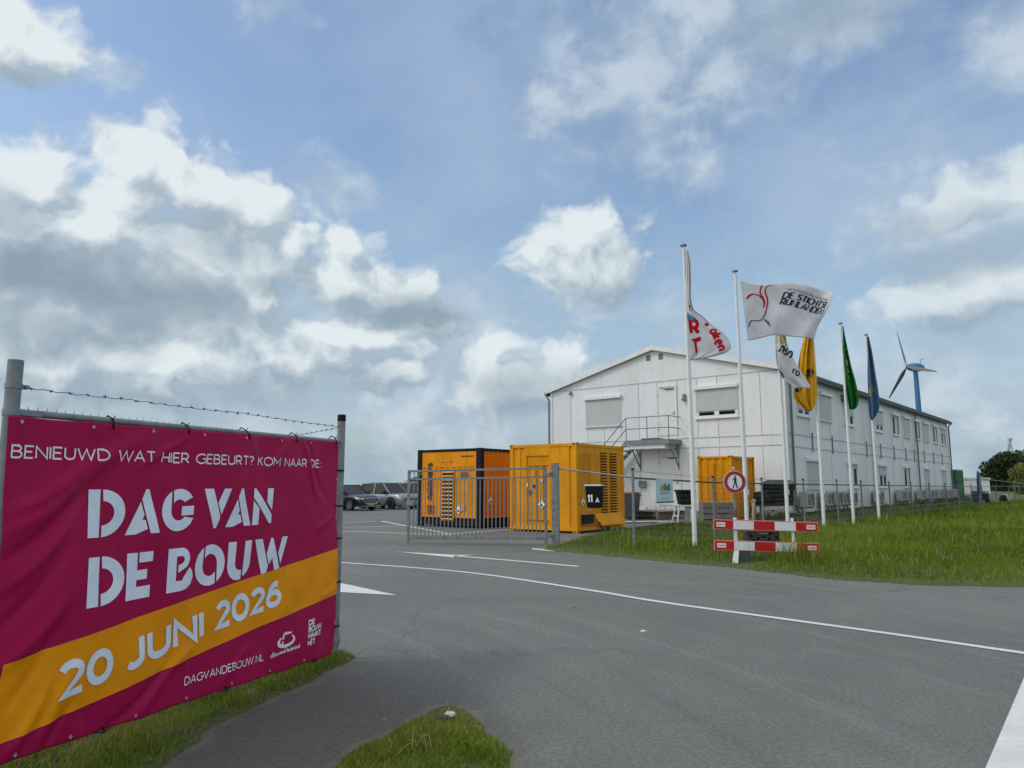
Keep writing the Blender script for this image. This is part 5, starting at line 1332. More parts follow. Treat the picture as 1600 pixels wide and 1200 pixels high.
MB().box(.50, .67, .085, .0985, .595, .625).build("lifting_handle", mat("tan_strap", (.3, .26, .2), .8), rb)
sg = root("pedestrian_sign", (4.60, 15.35, 0), rad(2), "round red bordered no pedestrians sign with a black walking figure on a thin pole", "road sign")
MB().tube([(0, .03, -.1), (0, .03, 1.92)], .024, 12).build("pole", M_GALV, sg, True)
MB().lathe([(.012, 1.92), (.022, 1.93), (.022, 1.95), (0, 1.96)], 10, (0, .03, 0)).build("cap", M_WHITE, sg, True)
MB().lathe([(.03, .88), (.034, .9), (.034, 1.06), (.03, 1.08)], 12, (0, .03, 0)).build("clamp", mat("brown_clamp", (.12, .08, .06), .7), sg, True)
ds = MB().lathe([(0, .012), (.235, .012), (.238, 0), (.235, -.006), (0, -.006)], 48, (0, -.01, 1.65), axis='y').build("disc", M_SIGNW, sg, True)
def ring(ri, ro, o, nm, m_):
    mb = MB(); k = 48; vs = []
    for i in range(k): a = 2 * math.pi * i / k; vs += [(ri * math.cos(a), -.016 - o, 1.65 + ri * math.sin(a)), (ro * math.cos(a), -.016 - o, 1.65 + ro * math.sin(a))]
    mb.add(vs, [(2 * i, 2 * i + 1, (2 * i + 3) % (2 * k), (2 * i + 2) % (2 * k)) for i in range(k)]); return mb.build(nm, m_, ds)
ring(.213, .2355, .003, "outer_border", mat("faded_red_edge", (.66, .16, .15), .5)); ring(.155, .213, .004, "red_ring", mat("deep_red", (.32, .012, .03), .45))
pol = lambda pts: (pts, 0)
fig = [pol(A_(.012, .112, .017, .02, 0, 330, 12)), pol([(-.012, .088), (.03, .086), (.034, .0), (-.012, .0)]), pol([(-.008, .0), (.016, .0), (-.028, -.12), (-.052, -.12)]), pol([(.006, .002), (.034, .004), (.058, -.115), (.034, -.118)]),
       pol([(-.012, .086), (-.002, .078), (-.042, .035), (-.05, .042)]), pol([(-.05, .043), (-.042, .035), (-.03, .008), (-.038, .004)]), pol([(.026, .084), (.034, .074), (.064, .035), (.055, .03)]), pol([(-.054, -.12), (-.026, -.12), (-.026, -.127), (-.054, -.127)]), pol([(.034, -.116), (.07, -.113), (.07, -.12), (.034, -.123)])]
emboss("walking_figure", [(p, .0004 * i) for i, (p, _) in enumerate(fig)], 0, lambda u, v, o: (u * 1.02, -.0185 - o, 1.65 + v * 1.02), M_CBLK, ds)

# ------------------------------------------------------------------ flag poles and flags
POLES = [(4.50, 18.48, .02), (6.58, 20.95, .06), (8.62, 23.38, .04), (10.85, 26.02, .02), (13.11, 28.70, .0), (15.48, 31.52, -.02)]
PTOP = [7.74, 7.78, 7.75, 7.75, 7.93, 8.05]
PLAB = ["white flagpole nearest the gate carrying the limp white flag with the red R", "white flagpole carrying the spread white flag with red and blue swirls", "white flagpole carrying the white and yellow flag by the building corner",
        "white flagpole carrying the yellow flag with black marks", "white flagpole carrying the green flag", "white flagpole carrying the blue flag with a yellow patch"]
for (x, y, z), zt, lab in zip(POLES, PTOP, PLAB):
    o = root("flagpole", (x, y, z), 0, lab, "flagpole", "white flagpoles on the verge")
    MB().tube([(0, 0, -.3), (0, 0, 2.5), (-.02, 0, 5), (-.04, 0, zt - z)], [.058, .056, .046, .036], 16).build("pole", M_WHITE, o, True)
    MB().lathe([(.03, zt - z - .02), (.085, zt - z), (.09, zt - z + .03), (.07, zt - z + .055), (0, zt - z + .06)], 18, (-.04, 0, 0)).build("cap", mat("pole_cap_grey", (.3, .31, .31), .5), o, True)
    m = MB(); m.tube([(.07, -.01, 1.3), (.05, -.01, 4.5), (.0, -.02, zt - z - .1)], .005, 5); m.box(.05, .085, -.03, .0, 1.25, 1.4); m.build("halyard", M_TRIM, o)
def catmull(L, t):
    n = len(L) - 1; x = min(max(t, 0), 1) * n; i = min(int(x), n - 1); f = x - i
    p0, p1, p2, p3 = L[max(i - 1, 0)], L[i], L[i + 1], L[min(i + 2, n)]
    return .5 * (2 * p1 + (p2 - p0) * f + (2 * p0 - 5 * p1 + 4 * p2 - p3) * f * f + (3 * p1 - p0 - 3 * p2 + p3) * f ** 3)
def cloth_mat(name, color, tr=.3):
    m = bpy.data.materials.new(name); m.use_nodes = True; N = NT(m.node_tree)
    p = m.node_tree.nodes['Principled BSDF']; co = N.n('ShaderNodeTexCoord').outputs['Object']
    f = N.noise(co, 3, 5, .6)
    c = N.mix(N.ramp(f, .3, .7), tuple(v * .9 for v in color) + (1,), tuple(min(1, v * 1.06) for v in color) + (1,))
    N.put(p.inputs['Base Color'], c); p.inputs['Roughness'].default_value = .75; p.inputs['Specular IOR Level'].default_value = .2
    t = N.n('ShaderNodeBsdfTranslucent'); N.put(t.inputs['Color'], c); ms = N.n('ShaderNodeMixShader'); ms.inputs[0].default_value = tr
    o = m.node_tree.nodes['Material Output']
    m.node_tree.links.new(p.outputs[0], ms.inputs[1]); m.node_tree.links.new(t.outputs[0], ms.inputs[2]); m.node_tree.links.new(ms.outputs[0], o.inputs[0])
    return m
F_WHITE = cloth_mat("white_flag_cloth", (.78, .775, .81)); F_YEL = cloth_mat("yellow_flag_cloth", (.74, .40, .018)); F_GRN = cloth_mat("green_flag_cloth", (.012, .17, .028)); F_BLU = cloth_mat("blue_flag_cloth", (.085, .175, .31)); F_PALE = cloth_mat("pale_yellow_cloth", (.74, .50, .1))
F_RED = cloth_mat("red_flag_print", (.60, .012, .025)); F_TEAL = cloth_mat("teal_flag_print", (.10, .34, .48)); F_DK = cloth_mat("dark_flag_print", (.05, .055, .08)); F_GREY = cloth_mat("grey_flag_print", (.35, .36, .40)); F_DBL = cloth_mat("navy_flag_print", (.05, .12, .25))
class RowFlag:
    """cloth hanging from a hoist: rows (z, left, right); folds grow where the cloth is gathered"""
    def __init__(s, rows, full, depth, waves, ph, base=(0, 0), skew=0.0):
        s.z = [r[0] for r in rows]; s.l = [r[1] for r in rows]; s.r = [r[2] for r in rows]; s.full = full; s.dp = depth; s.wv = waves; s.ph = ph; s.base = base; s.skew = skew
    def row(s, z):
        Z = s.z; z = min(max(z, Z[-1]), Z[0])
        for i in range(len(Z) - 1):
            if Z[i] >= z >= Z[i + 1]: f = (Z[i] - z) / (Z[i] - Z[i + 1] + 1e-9); t = (i + f) / (len(Z) - 1); return catmull(s.l, t), catmull(s.r, t)
        return s.l[-1], s.r[-1]
    def pt(s, x, z, off=0.0):
        l, r = s.row(z); w = max(r - l, .03); u = min(max((x - l) / w, 0), 1)
        gath = min(1, max(.12, 1 - w / s.full)); amp = s.dp * (.25 + gath) * min(1, w / .15)
        y = amp * math.sin(2 * math.pi * (s.wv * u) + s.ph + z * 1.1) * (.35 + .65 * u) + .5 * amp * math.sin(2 * math.pi * (1.9 * s.wv * u) + 2.2 * z) + s.skew * (x - l)
        return (s.base[0] + x, s.base[1] + y - off, z)
    def mesh(s, name, m, par, n=34, k=60):
        V = []; F = []
        for j in range(k + 1):
            z = s.z[0] + (s.z[-1] - s.z[0]) * j / k; l, r = s.row(z)
            for i in range(n + 1): V.append(s.pt(l + max(r - l, .03) * i / n, z))
        for j in range(k):
            for i in range(n): a = j * (n + 1) + i; F.append((a, a + 1, a + n + 2, a + n + 1))
        o = MB().add(V, F).build(name, m, par, True); md = o.modifiers.new("thickness", 'SOLIDIFY'); md.thickness = .004; md.offset = 0
        return o
    def print_(s, name, polys, m, par, grid=.06, off=.006):
        return emboss(name, [(p, o) for p, o in polys], grid, lambda u, v, o: s.pt(u, v, off + o), m, par)
def P0(polys): return [(p, .0005 * i) for i, p in enumerate(polys)]
def flag_root(i, lab): 
    x, y, z = POLES[i]; return root("flag", (x, y, 0), 0, lab, "flag", "flags on the white poles")
fl = flag_root(0, "limp white flag with a large red R on the pole nearest the gate")
R = RowFlag([(7.62, .0, .06), (7.31, .0, .11), (6.79, -.02, .11), (6.32, -.03, .09), (6.02, -.03, .17), (5.85, -.03, .41), (5.65, -.02, .60), (5.43, -.01, .90), (5.23, .0, 1.04), (5.03, .01, 1.07), (4.91, .02, .92), (4.81, .02, .56), (4.73, .03, .12)], 1.3, .045, 1.3, .5, (0, -.07))
R.mesh("cloth", F_WHITE, fl)
R.print_("red_letter", text("R", .03, 5.38, .42, .22, .27, slant=-.05), F_RED, fl)
R.print_("red_letters", P0([[(.06, 5.26), (.30, 5.34), (.31, 5.24), (.20, 5.18), (.22, 4.95), (.17, 4.86), (.13, 5.2)]]), F_RED, fl)
R.print_("red_letters", text("aken", .50, 5.50, .36, .16, .62, rad(-68), gap=.3) + text("o", .39, 5.66, .2, .25, .1, rad(-60)), F_RED, fl)
R.print_("teal_mark", P0([[(-.01, 5.78), (.15, 5.74), (.2, 5.80), (.05, 5.9), (-.01, 5.98)]]), F_TEAL, fl)
R.print_("dark_mark", P0([[(.02, 6.15), (.07, 6.14), (.12, 6.02), (.10, 5.98), (.04, 6.06)]]), F_DK, fl)
class SheetFlag:
    def __init__(s, top, bot, base, dp, ph): s.top = top; s.bot = bot; s.base = base; s.dp = dp; s.ph = ph
    def pt(s, u, v, off=0.0):
        a = (catmull([p[0] for p in s.top], u), catmull([p[1] for p in s.top], u)); b = (catmull([p[0] for p in s.bot], u), catmull([p[1] for p in s.bot], u))
        x = b[0] + (a[0] - b[0]) * v; z = b[1] + (a[1] - b[1]) * v
        x += .02 * math.sin(v * 7 + u * 3) * u
        y = s.dp * (u ** .7) * (math.sin(u * 7.5 + v * 2.2 + s.ph) + .45 * math.sin(u * 15 - v * 4) + .3 * math.sin(v * 9 + u * 5)) 
        return (s.base[0] + x, s.base[1] + y - off, z)
fl = flag_root(1, "white flag blown out flat with red and blue swirls and dark lettering")
S2 = SheetFlag([(.08, 7.54), (.60, 7.38), (1.1, 7.41), (1.66, 7.43), (2.2, 7.33), (2.62, 7.22), (2.78, 7.12)], [(.23, 5.72), (.55, 5.78), (.93, 5.87), (1.3, 5.85), (1.7, 5.80), (2.0, 5.78), (2.20, 5.80)], (0, -.05), .085, .4)
n_, k_ = 56, 36; V = [S2.pt(i / n_, 1 - j / k_) for j in range(k_ + 1) for i in range(n_ + 1)]; F = [(j * (n_ + 1) + i, j * (n_ + 1) + i + 1, j * (n_ + 1) + i + n_ + 2, j * (n_ + 1) + i + n_ + 1) for j in range(k_) for i in range(n_)]
o = MB().add(V, F).build("cloth", F_WHITE, fl, True); md = o.modifiers.new("thickness", 'SOLIDIFY'); md.thickness = .004; md.offset = 0
def s2(name, polys, m_): return emboss(name, polys, .03, lambda u, v, o: S2.pt(u, v, .007 + o), m_, fl)
def rib(pts, w): return [(p, .0004 * i) for i, p in enumerate(ribbon(smooth_path(pts, 6), w))]
s2("red_swirl", rib([(.06, .70), (.11, .80), (.17, .80), (.22, .72), (.235, .62)], .020), F_RED)
s2("red_swirl", rib([(.20, .985), (.185, .86), (.215, .76), (.235, .66), (.225, .56)], .016), F_RED)
s2("red_swirl", rib([(.30, .965), (.25, .955), (.235, .86), (.265, .72), (.265, .58), (.245, .45)], .016), F_RED)
s2("blue_swirl", rib([(.05, .22), (.09, .33), (.15, .33), (.20, .34), (.24, .42), (.25, .46)], .016), F_DBL)
for k in range(3): s2("blue_tick", rib([(.235 + k * .022, .35 - k * .03), (.255 + k * .022, .28 - k * .05)], .012), F_DBL)
s2("lettering", [((p), o) for p, o in text("DE STICHTSE", .40, .70, .125, .16, .52, -.12, .0, gap=.2)], F_DK)
s2("lettering", [((p), o) for p, o in text("RIJNLANDEN", .385, .575, .125, .16, .52, -.14, .0, gap=.2)], F_DK)
s2("small_lettering", [((p), o) for p, o in text("HOOGHEEMRAADSCHAB", .44, .845, .05, .16, .46, -.14, gap=.2)], F_GREY)
fl = flag_root(2, "white flag with yellow top and dark letters hanging before the building corner")
R = RowFlag([(6.55, -.10, .12), (6.42, -.11, .20), (6.04, -.12, .28), (5.62, -.14, .45), (5.25, -.10, .63), (4.96, .04, .80), (4.74, .30, .92), (4.65, .42, .93)], 1.4, .08, 1.2, 1.0, (0, -.07))
R.mesh("cloth", F_WHITE, fl)
R.print_("yellow_field", P0([[(-.09, 6.10), (.25, 6.05), (.19, 6.45), (.11, 6.52), (-.08, 6.52)]]), F_PALE, fl)
R.print_("lettering", text("nso", -.08, 5.82, .46, .14, .5, rad(-28), gap=.24), F_DK, fl)
R.print_("lettering", text("ro", .32, 5.10, .34, .14, .26, rad(-20), gap=.2), F_DK, fl)
R.print_("navy_field", P0([[(-.08, 5.30), (.08, 5.12), (.11, 5.0), (.05, 4.97), (-.05, 5.15)]]), F_DBL, fl)
fl = flag_root(3, "yellow flag with black marks hanging just below the spread white flag")
R = RowFlag([(7.1, -.22, .0), (6.78, -.36, .0), (6.08, -.56, .0), (5.38, -.72, .0), (5.0, -.82, -.02), (4.74, -.88, -.03), (4.51, -.78, -.09), (4.30, -.56, -.18), (4.18, -.44, -.27)], 1.5, .11, 2.1, .2, (0, -.07))
R.mesh("cloth", F_YEL, fl)
R.print_("black_mark", [(p, o) for p, o in text("e", -.50, 5.48, .55, .3, .3, rad(-40))] , F_DK, fl)
R.print_("black_mark", text("o", -.80, 4.86, .42, .34, .22, rad(-10)), F_DK, fl)
fl = flag_root(4, "green flag with white marks hanging limp on its pole")
R = RowFlag([(7.83, .0, .05), (7.4, .0, .09), (7.06, .0, .13), (6.28, .0, .24), (5.52, .01, .38), (5.01, .02, .42), (4.75, .04, .40), (4.60, .06, .34), (4.51, .09, .24)], 1.3, .09, 1.7, .9, (0, -.06))
R.mesh("cloth", F_GRN, fl)
F_WP = cloth_mat("white_flag_print", (.6, .66, .6))
R.print_("white_mark", P0([[(.06, 6.95), (.10, 6.9), (.12, 6.65), (.08, 6.7)], [(.05, 6.5), (.12, 6.4), (.14, 6.2), (.07, 6.25)], [(.10, 6.15), (.15, 6.05), (.13, 5.95), (.09, 6.0)], [(.06, 5.9), (.12, 5.8), (.11, 5.72), (.06, 5.78)]]), F_WP, fl, .05)
fl = flag_root(5, "blue flag with a yellow patch hanging limp on the farthest pole")
R = RowFlag([(7.98, -.04, .04), (7.03, -.06, .14), (6.18, -.10, .20), (5.62, -.13, .24), (5.07, -.16, .26), (4.74, -.17, .22), (4.52, -.15, .10), (4.35, -.10, .0)], 1.3, .09, 1.5, 2.1, (0, -.07))
R.mesh("cloth", F_BLU, fl)
R.print_("yellow_patch", P0([[(-.12, 5.42), (.16, 5.60), (.05, 5.95), (-.04, 6.0), (-.07, 5.8)], [(-.13, 5.32), (.0, 5.40), (-.12, 5.5)]]), cloth_mat("dull_yellow_print", (.42, .36, .12)), fl, .05)

# ------------------------------------------------------------------ things standing in front of the building
wb = root("wheelie_bin", (5.45, 34.2, 0), BANG3 - math.pi / 2, "dark grey wheelie bin with a brown lid between the yellow container and the white wall", "bin")
m = MB(); q = [(-.24, -.26, .08), (.24, -.26, .08), (.24, .28, .08), (-.24, .28, .08), (-.31, -.36, 1.15), (.31, -.36, 1.15), (.31, .38, 1.15), (-.31, .38, 1.15)]
m.add(q, [(0, 3, 2, 1), (4, 5, 6, 7), (0, 1, 5, 4), (1, 2, 6, 5), (2, 3, 7, 6), (3, 0, 4, 7)]); m.build("body", mat("bin_grey", (.045, .052, .06), .5), wb, bevel=.03)
m = MB(); m.box(-.33, .33, -.40, .40, 1.155, 1.20); m.box(-.29, .29, -.36, .36, 1.2, 1.25); m.build("lid", mat("bin_lid_brown", (.20, .09, .05), .55), wb, bevel=.02)
m = MB(); m.tube([(-.28, .46, 1.1), (.28, .46, 1.1)], .02, 8); m.build("handle", M_BLACKP, wb, True)
for x in (-.27, .27): MB().lathe([(.0, -.03), (.1, -.03), (.1, .03), (0, .03)], 16, (x, .3, .1), axis='x').build("wheel", M_RUBBER, wb, True)
def xf(o, x, y, z=0, rz=0): o.location = (x, y, z); o.rotation_euler = (0, 0, rz); return o
def tub(par, w, d, z0, z1, k, m_, nm="tub"):
    q = [(-w / 2 * k, -d / 2 * k, z0), (w / 2 * k, -d / 2 * k, z0), (w / 2 * k, d / 2 * k, z0), (-w / 2 * k, d / 2 * k, z0), (-w / 2, -d / 2, z1), (w / 2, -d / 2, z1), (w / 2, d / 2, z1), (-w / 2, d / 2, z1)]
    b_ = MB().add(q, [(0, 3, 2, 1), (4, 5, 6, 7), (0, 1, 5, 4), (1, 2, 6, 5), (2, 3, 7, 6), (3, 0, 4, 7)]).build(nm, m_, par, bevel=.02)
    m = MB(); m.box(-w / 2 - .03, w / 2 + .03, -d / 2 - .03, d / 2 + .03, z1 - .07, z1 + .012); m.build("rim", m_, b_, bevel=.012)
    return b_
tb = root("planter_tub", (6.98, 30.0, .80), .15, "black tapered tub standing on a small white trestle behind the nearest flagpole", "tub", "black tubs in front of the building")
tub(tb, .66, .5, 0, .58, .78, M_BLACKP); MB().box(-.08, .08, -.29, -.275, .585, .62).build("tag", M_SIGNW, tb)
def trestle(loc, rz, w, d, h, m_, lab):
    o = root("trestle", loc, rz, lab, "trestle")
    MB().box(-w / 2, w / 2, -d / 2, d / 2, h - .04, h).build("top", m_, o)
    for sx in (-1, 1):
        for sy in (-1, 1):
            m = MB(); m.bar((sx * (w / 2 - .08), sy * d * .3, h - .04), (sx * (w / 2 + .10), sy * (d / 2 + .06), 0), .05, .05, (1, 0, 0)); m.build("leg", m_, o)
        m = MB(); m.bar((sx * (w / 2), -d / 2, h * .45), (sx * (w / 2), d / 2, h * .45), .03, .05); m.build("brace", m_, o)
    return o
trestle((6.98, 30.0, 0), .15, .8, .5, .79, M_WHITE, "small white trestle under the black tub behind the nearest flagpole")
dr_ = root("metal_drum", (7.05, 29.55, 0), 0, "grey galvanised drum with ribs standing under the black tub", "drum")
MB().lathe([(.0, 0), (.21, 0), (.21, .22), (.222, .23), (.21, .24), (.21, .48), (.222, .49), (.21, .50), (.21, .70), (.225, .71), (.225, .74), (.19, .735), (.19, .70), (0, .70)], 26).build("body", M_GALV, dr_, True)
MB().box(-.05, .05, -.222, -.213, .12, .62).build("label", M_SIGNW, dr_)
cr = root("timber_crate", (8.02, 28.9, 0), .12, "stack of weathered grey timber boards on end in front of the amber container", "timber")
for i in range(4):
    z = .06 + i * .225
    MB().box(-.66, .66, -.05 - .012 * (i % 2), .0, z, z + .17).build("board", M_WOOD, cr, bevel=.006)
for x in (-.6, 0, .6): MB().box(x - .05, x + .05, .005, .35, .0, .93).build("upright", M_WOOD, cr)
MB().box(-.66, .66, .355, .40, .06, .90).build("back_board", M_WOOD, cr)
pl = root("planter_tub", (10.95, 30.55, .78), .45, "largest black tub with a domed cover on the table beside the building corner", "tub", "black tubs in front of the building")
tub(pl, 1.12, .8, 0, .86, .84, M_BLACKP)
MB().add([(-.56, -.4, .875), (.56, -.4, .875), (.56, .4, .875), (-.56, .4, .875), (-.38, -.25, 1.0), (.42, -.25, .99), (.42, .25, .99), (-.38, .25, 1.0)], [(4, 5, 6, 7), (0, 1, 5, 4), (1, 2, 6, 5), (2, 3, 7, 6), (3, 0, 4, 7)]).build("cover", mat("black_foil", (.02, .02, .022), .3), pl, bevel=.03)
MB().box(.1, .3, -.44, -.41, .88, .93).build("clip", mat("tan_clip", (.5, .42, .22), .6), pl)
MB().box(-.2, -.06, -.425, -.40, .4, .52).build("latch", M_DKSTEEL, pl); MB().box(.38, .47, -.43, -.405, .25, .6).build("strap", mat("brown_strap", (.2, .13, .08), .7), pl)
p2 = root("planter_tub", (10.1, 30.1, .78), .2, "smaller rounded black tub left of the largest tub at the building corner", "tub", "black tubs in front of the building")
MB().lathe([(0, 0), (.24, 0), (.31, .1), (.34, .34), (.30, .48), (.2, .53), (0, .55)], 20).build("body", M_BLACKP, p2, True); MB().box(-.2, .2, -.36, -.33, .3, .33).build("handle", M_DKSTEEL, p2)
trestle((10.7, 30.45, 0), .4, 2.0, .8, .77, M_DKSTEEL, "dark work table under the large black tubs at the building corner")
MB_ = root("sawhorse", (9.62, 29.75, 0), .3, "pale wooden sawhorse leaning legs beside the amber container", "sawhorse")
for sx in (-.22, .22): m = MB(); m.bar((0, sx * .3, .95), (sx, sx, 0), .06, .08, (0, 1, 0)); m.build("leg", M_WOODL, MB_)
m = MB(); m.lathe([(0, -.03), (.08, -.02), (.08, .02), (0, .03)], 12, (0, -.08, .96), axis='y'); m.build("knob", M_WOODL, MB_, True)
for i, (dx, lab) in enumerate(((-.35, "white plastic can left under the dark work table"), (.05, "white plastic can right under the dark work table"))):
    o = root("jerrycan", (10.75 + dx, 30.9, 0), .2, lab, "can", "white cans under the work table")
    MB().box(-.15, .15, -.1, .1, 0, .5).build("body", M_WHITE, o, bevel=.03); MB().lathe([(.04, .505), (.04, .56), (0, .565)], 12).build("cap", M_BLACKP, o, True)
# pallet deck at the lower door
dk = root("pallet_deck", bpt(-1.15, 6.6), BANG3, "low grey timber pallet deck in front of the lower door of the white building", "pallet")
for k in range(9): MB().box(-1.0 + k * .23, -.82 + k * .23, -1.6, 1.6, .36, .39).build("board", M_WOOD, dk)
for y in (-1.4, 0, 1.3): MB().box(-1.0, 1.02, y, y + .12, .0, .355).build("bearer", M_WOOD, dk)
wt = root("white_beam", bpt(-1.55, 6.75, .395), BANG3 + math.pi / 2, "white painted beam lying on the pallet deck by the lower door", "beam")
MB().box(-.62, .62, -.12, .12, 0, .17).build("beam", M_WHITE, wt, bevel=.02)
for k in range(3):
    o = root("concrete_block", bpt(-1.2 - .12 * (k == 2), 8.6 + .44 * (k % 2) - .2 * (k == 2), .0 + .32 * (k == 2)), BANG3, ("right hand concrete block of the small pile left of the pallet deck", "left hand concrete block of the small pile beside the pallet deck", "concrete block lying on top of the small pile beside the pallet deck")[k], "block", "concrete blocks by the pallet deck")
    MB().box(-.2, .2, -.2, .2, 0, .31).build("block", M_CONC, o, bevel=.02); MB().lathe([(.06, 0), (.05, .005), (0, .005)], 12, (-.205, 0, .15), axis='x').build("hole", M_CBLK, o)
    if k == 2:
        pass
for k, (x, y, L_, a) in enumerate(((4.9, 31.0, 2.4, .35), (5.6, 31.9, 2.8, .2), (6.3, 32.6, 2.2, .5))):
    o = root("plank", (x, y, .0), a, ("first grey plank lying on the tarmac nearest the mesh fence", "middle grey plank lying on the tarmac before the pallet deck", "grey plank lying closest to the white building's pallet deck")[k], "plank", "planks lying on the tarmac")
    MB().box(-L_ / 2, L_ / 2, -.12, .12, .0, .05).build("plank", M_WOOD if k != 1 else M_TRIM, o, bevel=.005)

# ------------------------------------------------------------------ cars
def loft(sec, m_, nm, par, sub=1, mi=None):
    mb = MB(); k = len(sec[0])
    for s in sec: mb.v += [tuple(q) for q in s]
    for i in range(len(sec) - 1):
        for j in range(k - 1): a = i * k + j; mb.f.append((a, a + 1, a + k + 1, a + k)); mb.mi.append(0)
    mb.f.append(tuple(range(k))); mb.mi.append(0); mb.f.append(tuple(reversed(range((len(sec) - 1) * k, len(sec) * k)))); mb.mi.append(0)
    o = mb.build(nm, m_, par, True)
    if sub: md = o.modifiers.new("subdivision", 'SUBSURF'); md.levels = sub; md.render_levels = sub
    return o
M_GLW = mat("car_glass", (.010, .013, .015), .07, 0, .1, 2, spec=.4); M_CHR = mat("chrome", (.55, .56, .57), .2, .9); M_LAMP = mat("lamp_lens", (.62, .65, .68), .1, 0, .1, spec=.8)
def car(loc, rz, paint, lab, L_=4.65, W_=1.88, H_=1.62, rimc=M_CHR, boxy=0.0, group="parked cars in the yard"):
    o = root("parked_car", loc, rz, lab, "car", group)
    hw = W_ / 2; zb = .24
    def sec(x, w, z0, z1, crown):
        R_ = []
        for s in (-1, 1):
            pts = [(s * w * .86, z0), (s * w * .98, z0 + .10), (s * w, z0 + (z1 - z0) * .45), (s * w * .975, z1 - .10), (s * w * .90, z1 - .01)]
            R_.append(pts)
        pts = list(R_[0]) + [(-w * .45, z1 + crown), (w * .45, z1 + crown)] + list(reversed(R_[1])) + [(R_[0][0][0], R_[0][0][1])]
        return [(x, y, z) for y, z in pts]
    f = L_ / 4.65
    S_ = [sec(-2.31 * f, hw * .80, .42, .86, .02), sec(-2.24 * f, hw * .93, .32, .98, .02), sec(-1.9 * f, hw, zb, 1.03, .01), sec(-1.0 * f, hw, zb, 1.02, .0), sec(0, hw, zb, 1.0, .0), sec(.9 * f, hw, zb, 1.0, .015), sec(1.15 * f, hw, zb, 1.0, .035), sec(1.75 * f, hw * .985, zb, .95 + .05 * boxy, .045), sec(2.14 * f, hw * .93, .26, .88 + .07 * boxy, .03), sec(2.29 * f, hw * .82, .30, .72 + .1 * boxy, .015), sec(2.33 * f, hw * .72, .36, .60 + .1 * boxy, .0)]
    body = loft(S_, paint, "body", o)
    def cs(x, w, z, top=False): return [(x, -w, z), (x, w, z)]
    # greenhouse: glass shell with painted roof and pillars
    zb2, zr = .99, H_ - .03
    g0 = [(-2.08 * f, hw * .84, zb2), (-1.72 * f, hw * .70, zr - .06), (.30 * f, hw * .70, zr), (1.12 * f, hw * .84, zb2)]
    mb = MB()
    (xa, wa, za), (xb, wb_, zb_), (xc, wc, zc), (xd, wd, zd) = g0
    vs = [(xa, -wa, za), (xa, wa, za), (xb, -wb_, zb_), (xb, wb_, zb_), (xc, -wc, zc), (xc, wc, zc), (xd, -wd, zd), (xd, wd, zd), (-.7 * f, -wc, zr + .02), (-.7 * f, wc, zr + .02), (-.5 * f, -hw * .86, zb2), (-.5 * f, hw * .86, zb2)]
    mb.add(vs, [(0, 1, 3, 2), (2, 3, 9, 8), (8, 9, 5, 4), (4, 5, 7, 6), (0, 2, 8, 10), (10, 8, 4, 6), (1, 11, 9, 3), (11, 7, 5, 9)]); mb.build("windows", M_GLW, o, bevel=.02)
    mb = MB(); mb.add([(xb - .06, -wb_ * .98, zb_ + .012), (xb - .06, wb_ * .98, zb_ + .012), (-.7 * f, wc * .98, zr + .035), (-.7 * f, -wc * .98, zr + .035), (xc + .03, wc * .98, zr + .012), (xc + .03, -wc * .98, zr + .012), (xb - .06, -wb_ * .98, zb_ - .03), (xb - .06, wb_ * .98, zb_ - .03), (xc + .03, wc * .98, zr - .03), (xc + .03, -wc * .98, zr - .03)],
            [(0, 1, 2, 3), (3, 2, 4, 5), (0, 3, 5, 9, 6), (1, 7, 8, 4, 2), (6, 7, 1, 0), (5, 4, 8, 9)]); mb.build("roof", paint, o, bevel=.02)
    mb = MB()
    for s in (-1, 1):
        mb.bar((xc, s * wc, zc - .01), (xd + .03, s * wd, zd), .06, .07); mb.bar((-.42 * f, s * wc * 1.0, zr - .01), (-.42 * f, s * hw * .865, zb2), .09, .03); mb.bar((xb, s * wb_, zb_ - .02), (xa, s * wa, za), .16, .05); mb.bar((xb, s * wb_ * 1.01, zb_), (xc, s * wc * 1.01, zc), .05, .05)
    mb.build("pillar", paint, o)
    for x in (1.42 * f, -1.42 * f):
        for s in (-1, 1):
            y = s * (hw - .10)
            wl = MB().lathe([(.22, -.10), (.32, -.11), (.352, -.08), (.352, .08), (.32, .11), (.22, .10)], 28, (x, y, .352), axis='y').build("wheel", M_RUBBER, o, True)
            mb = MB(); yo = y + s * .085
            for k in range(5):
                a = k * 1.2566 + .3; ca, sa = math.cos(a), math.sin(a)
                mb.bar((x + .03 * ca, yo, .352 + .03 * sa), (x + .235 * ca, yo, .352 + .235 * sa), .03, .085, (-sa, 0, ca))
            mb.lathe([(.225, -.02), (.245, -.02), (.245, .02), (.225, .02)], 24, (x, yo, .352), axis='y'); mb.build("rim", rimc, wl)
            MB().lathe([(0, -.03), (.22, -.03), (.22, .0), (0, .0)], 20, (x, y + s * .02, .352), axis='y').build("brake_disc", M_CBLK, wl)
            mb = MB(); n = 14
            vs = []
            for k in range(n + 1):
                a = math.pi * (k / n) * 1.06 - .1; 
                vs += [(x + .385 * math.cos(a), s * (hw + .012), .352 + .385 * math.sin(a)), (x + .45 * math.cos(a), s * (hw + .018), .352 + .45 * math.sin(a)), (x + .385 * math.cos(a), s * (hw - .2), .352 + .385 * math.sin(a))]
            mb.add(vs, [q for k in range(n) for q in ((3 * k, 3 * k + 1, 3 * k + 4, 3 * k + 3), (3 * k, 3 * k + 3, 3 * k + 5, 3 * k + 2))]); mb.build("wheel_arch", M_CBLK, o)
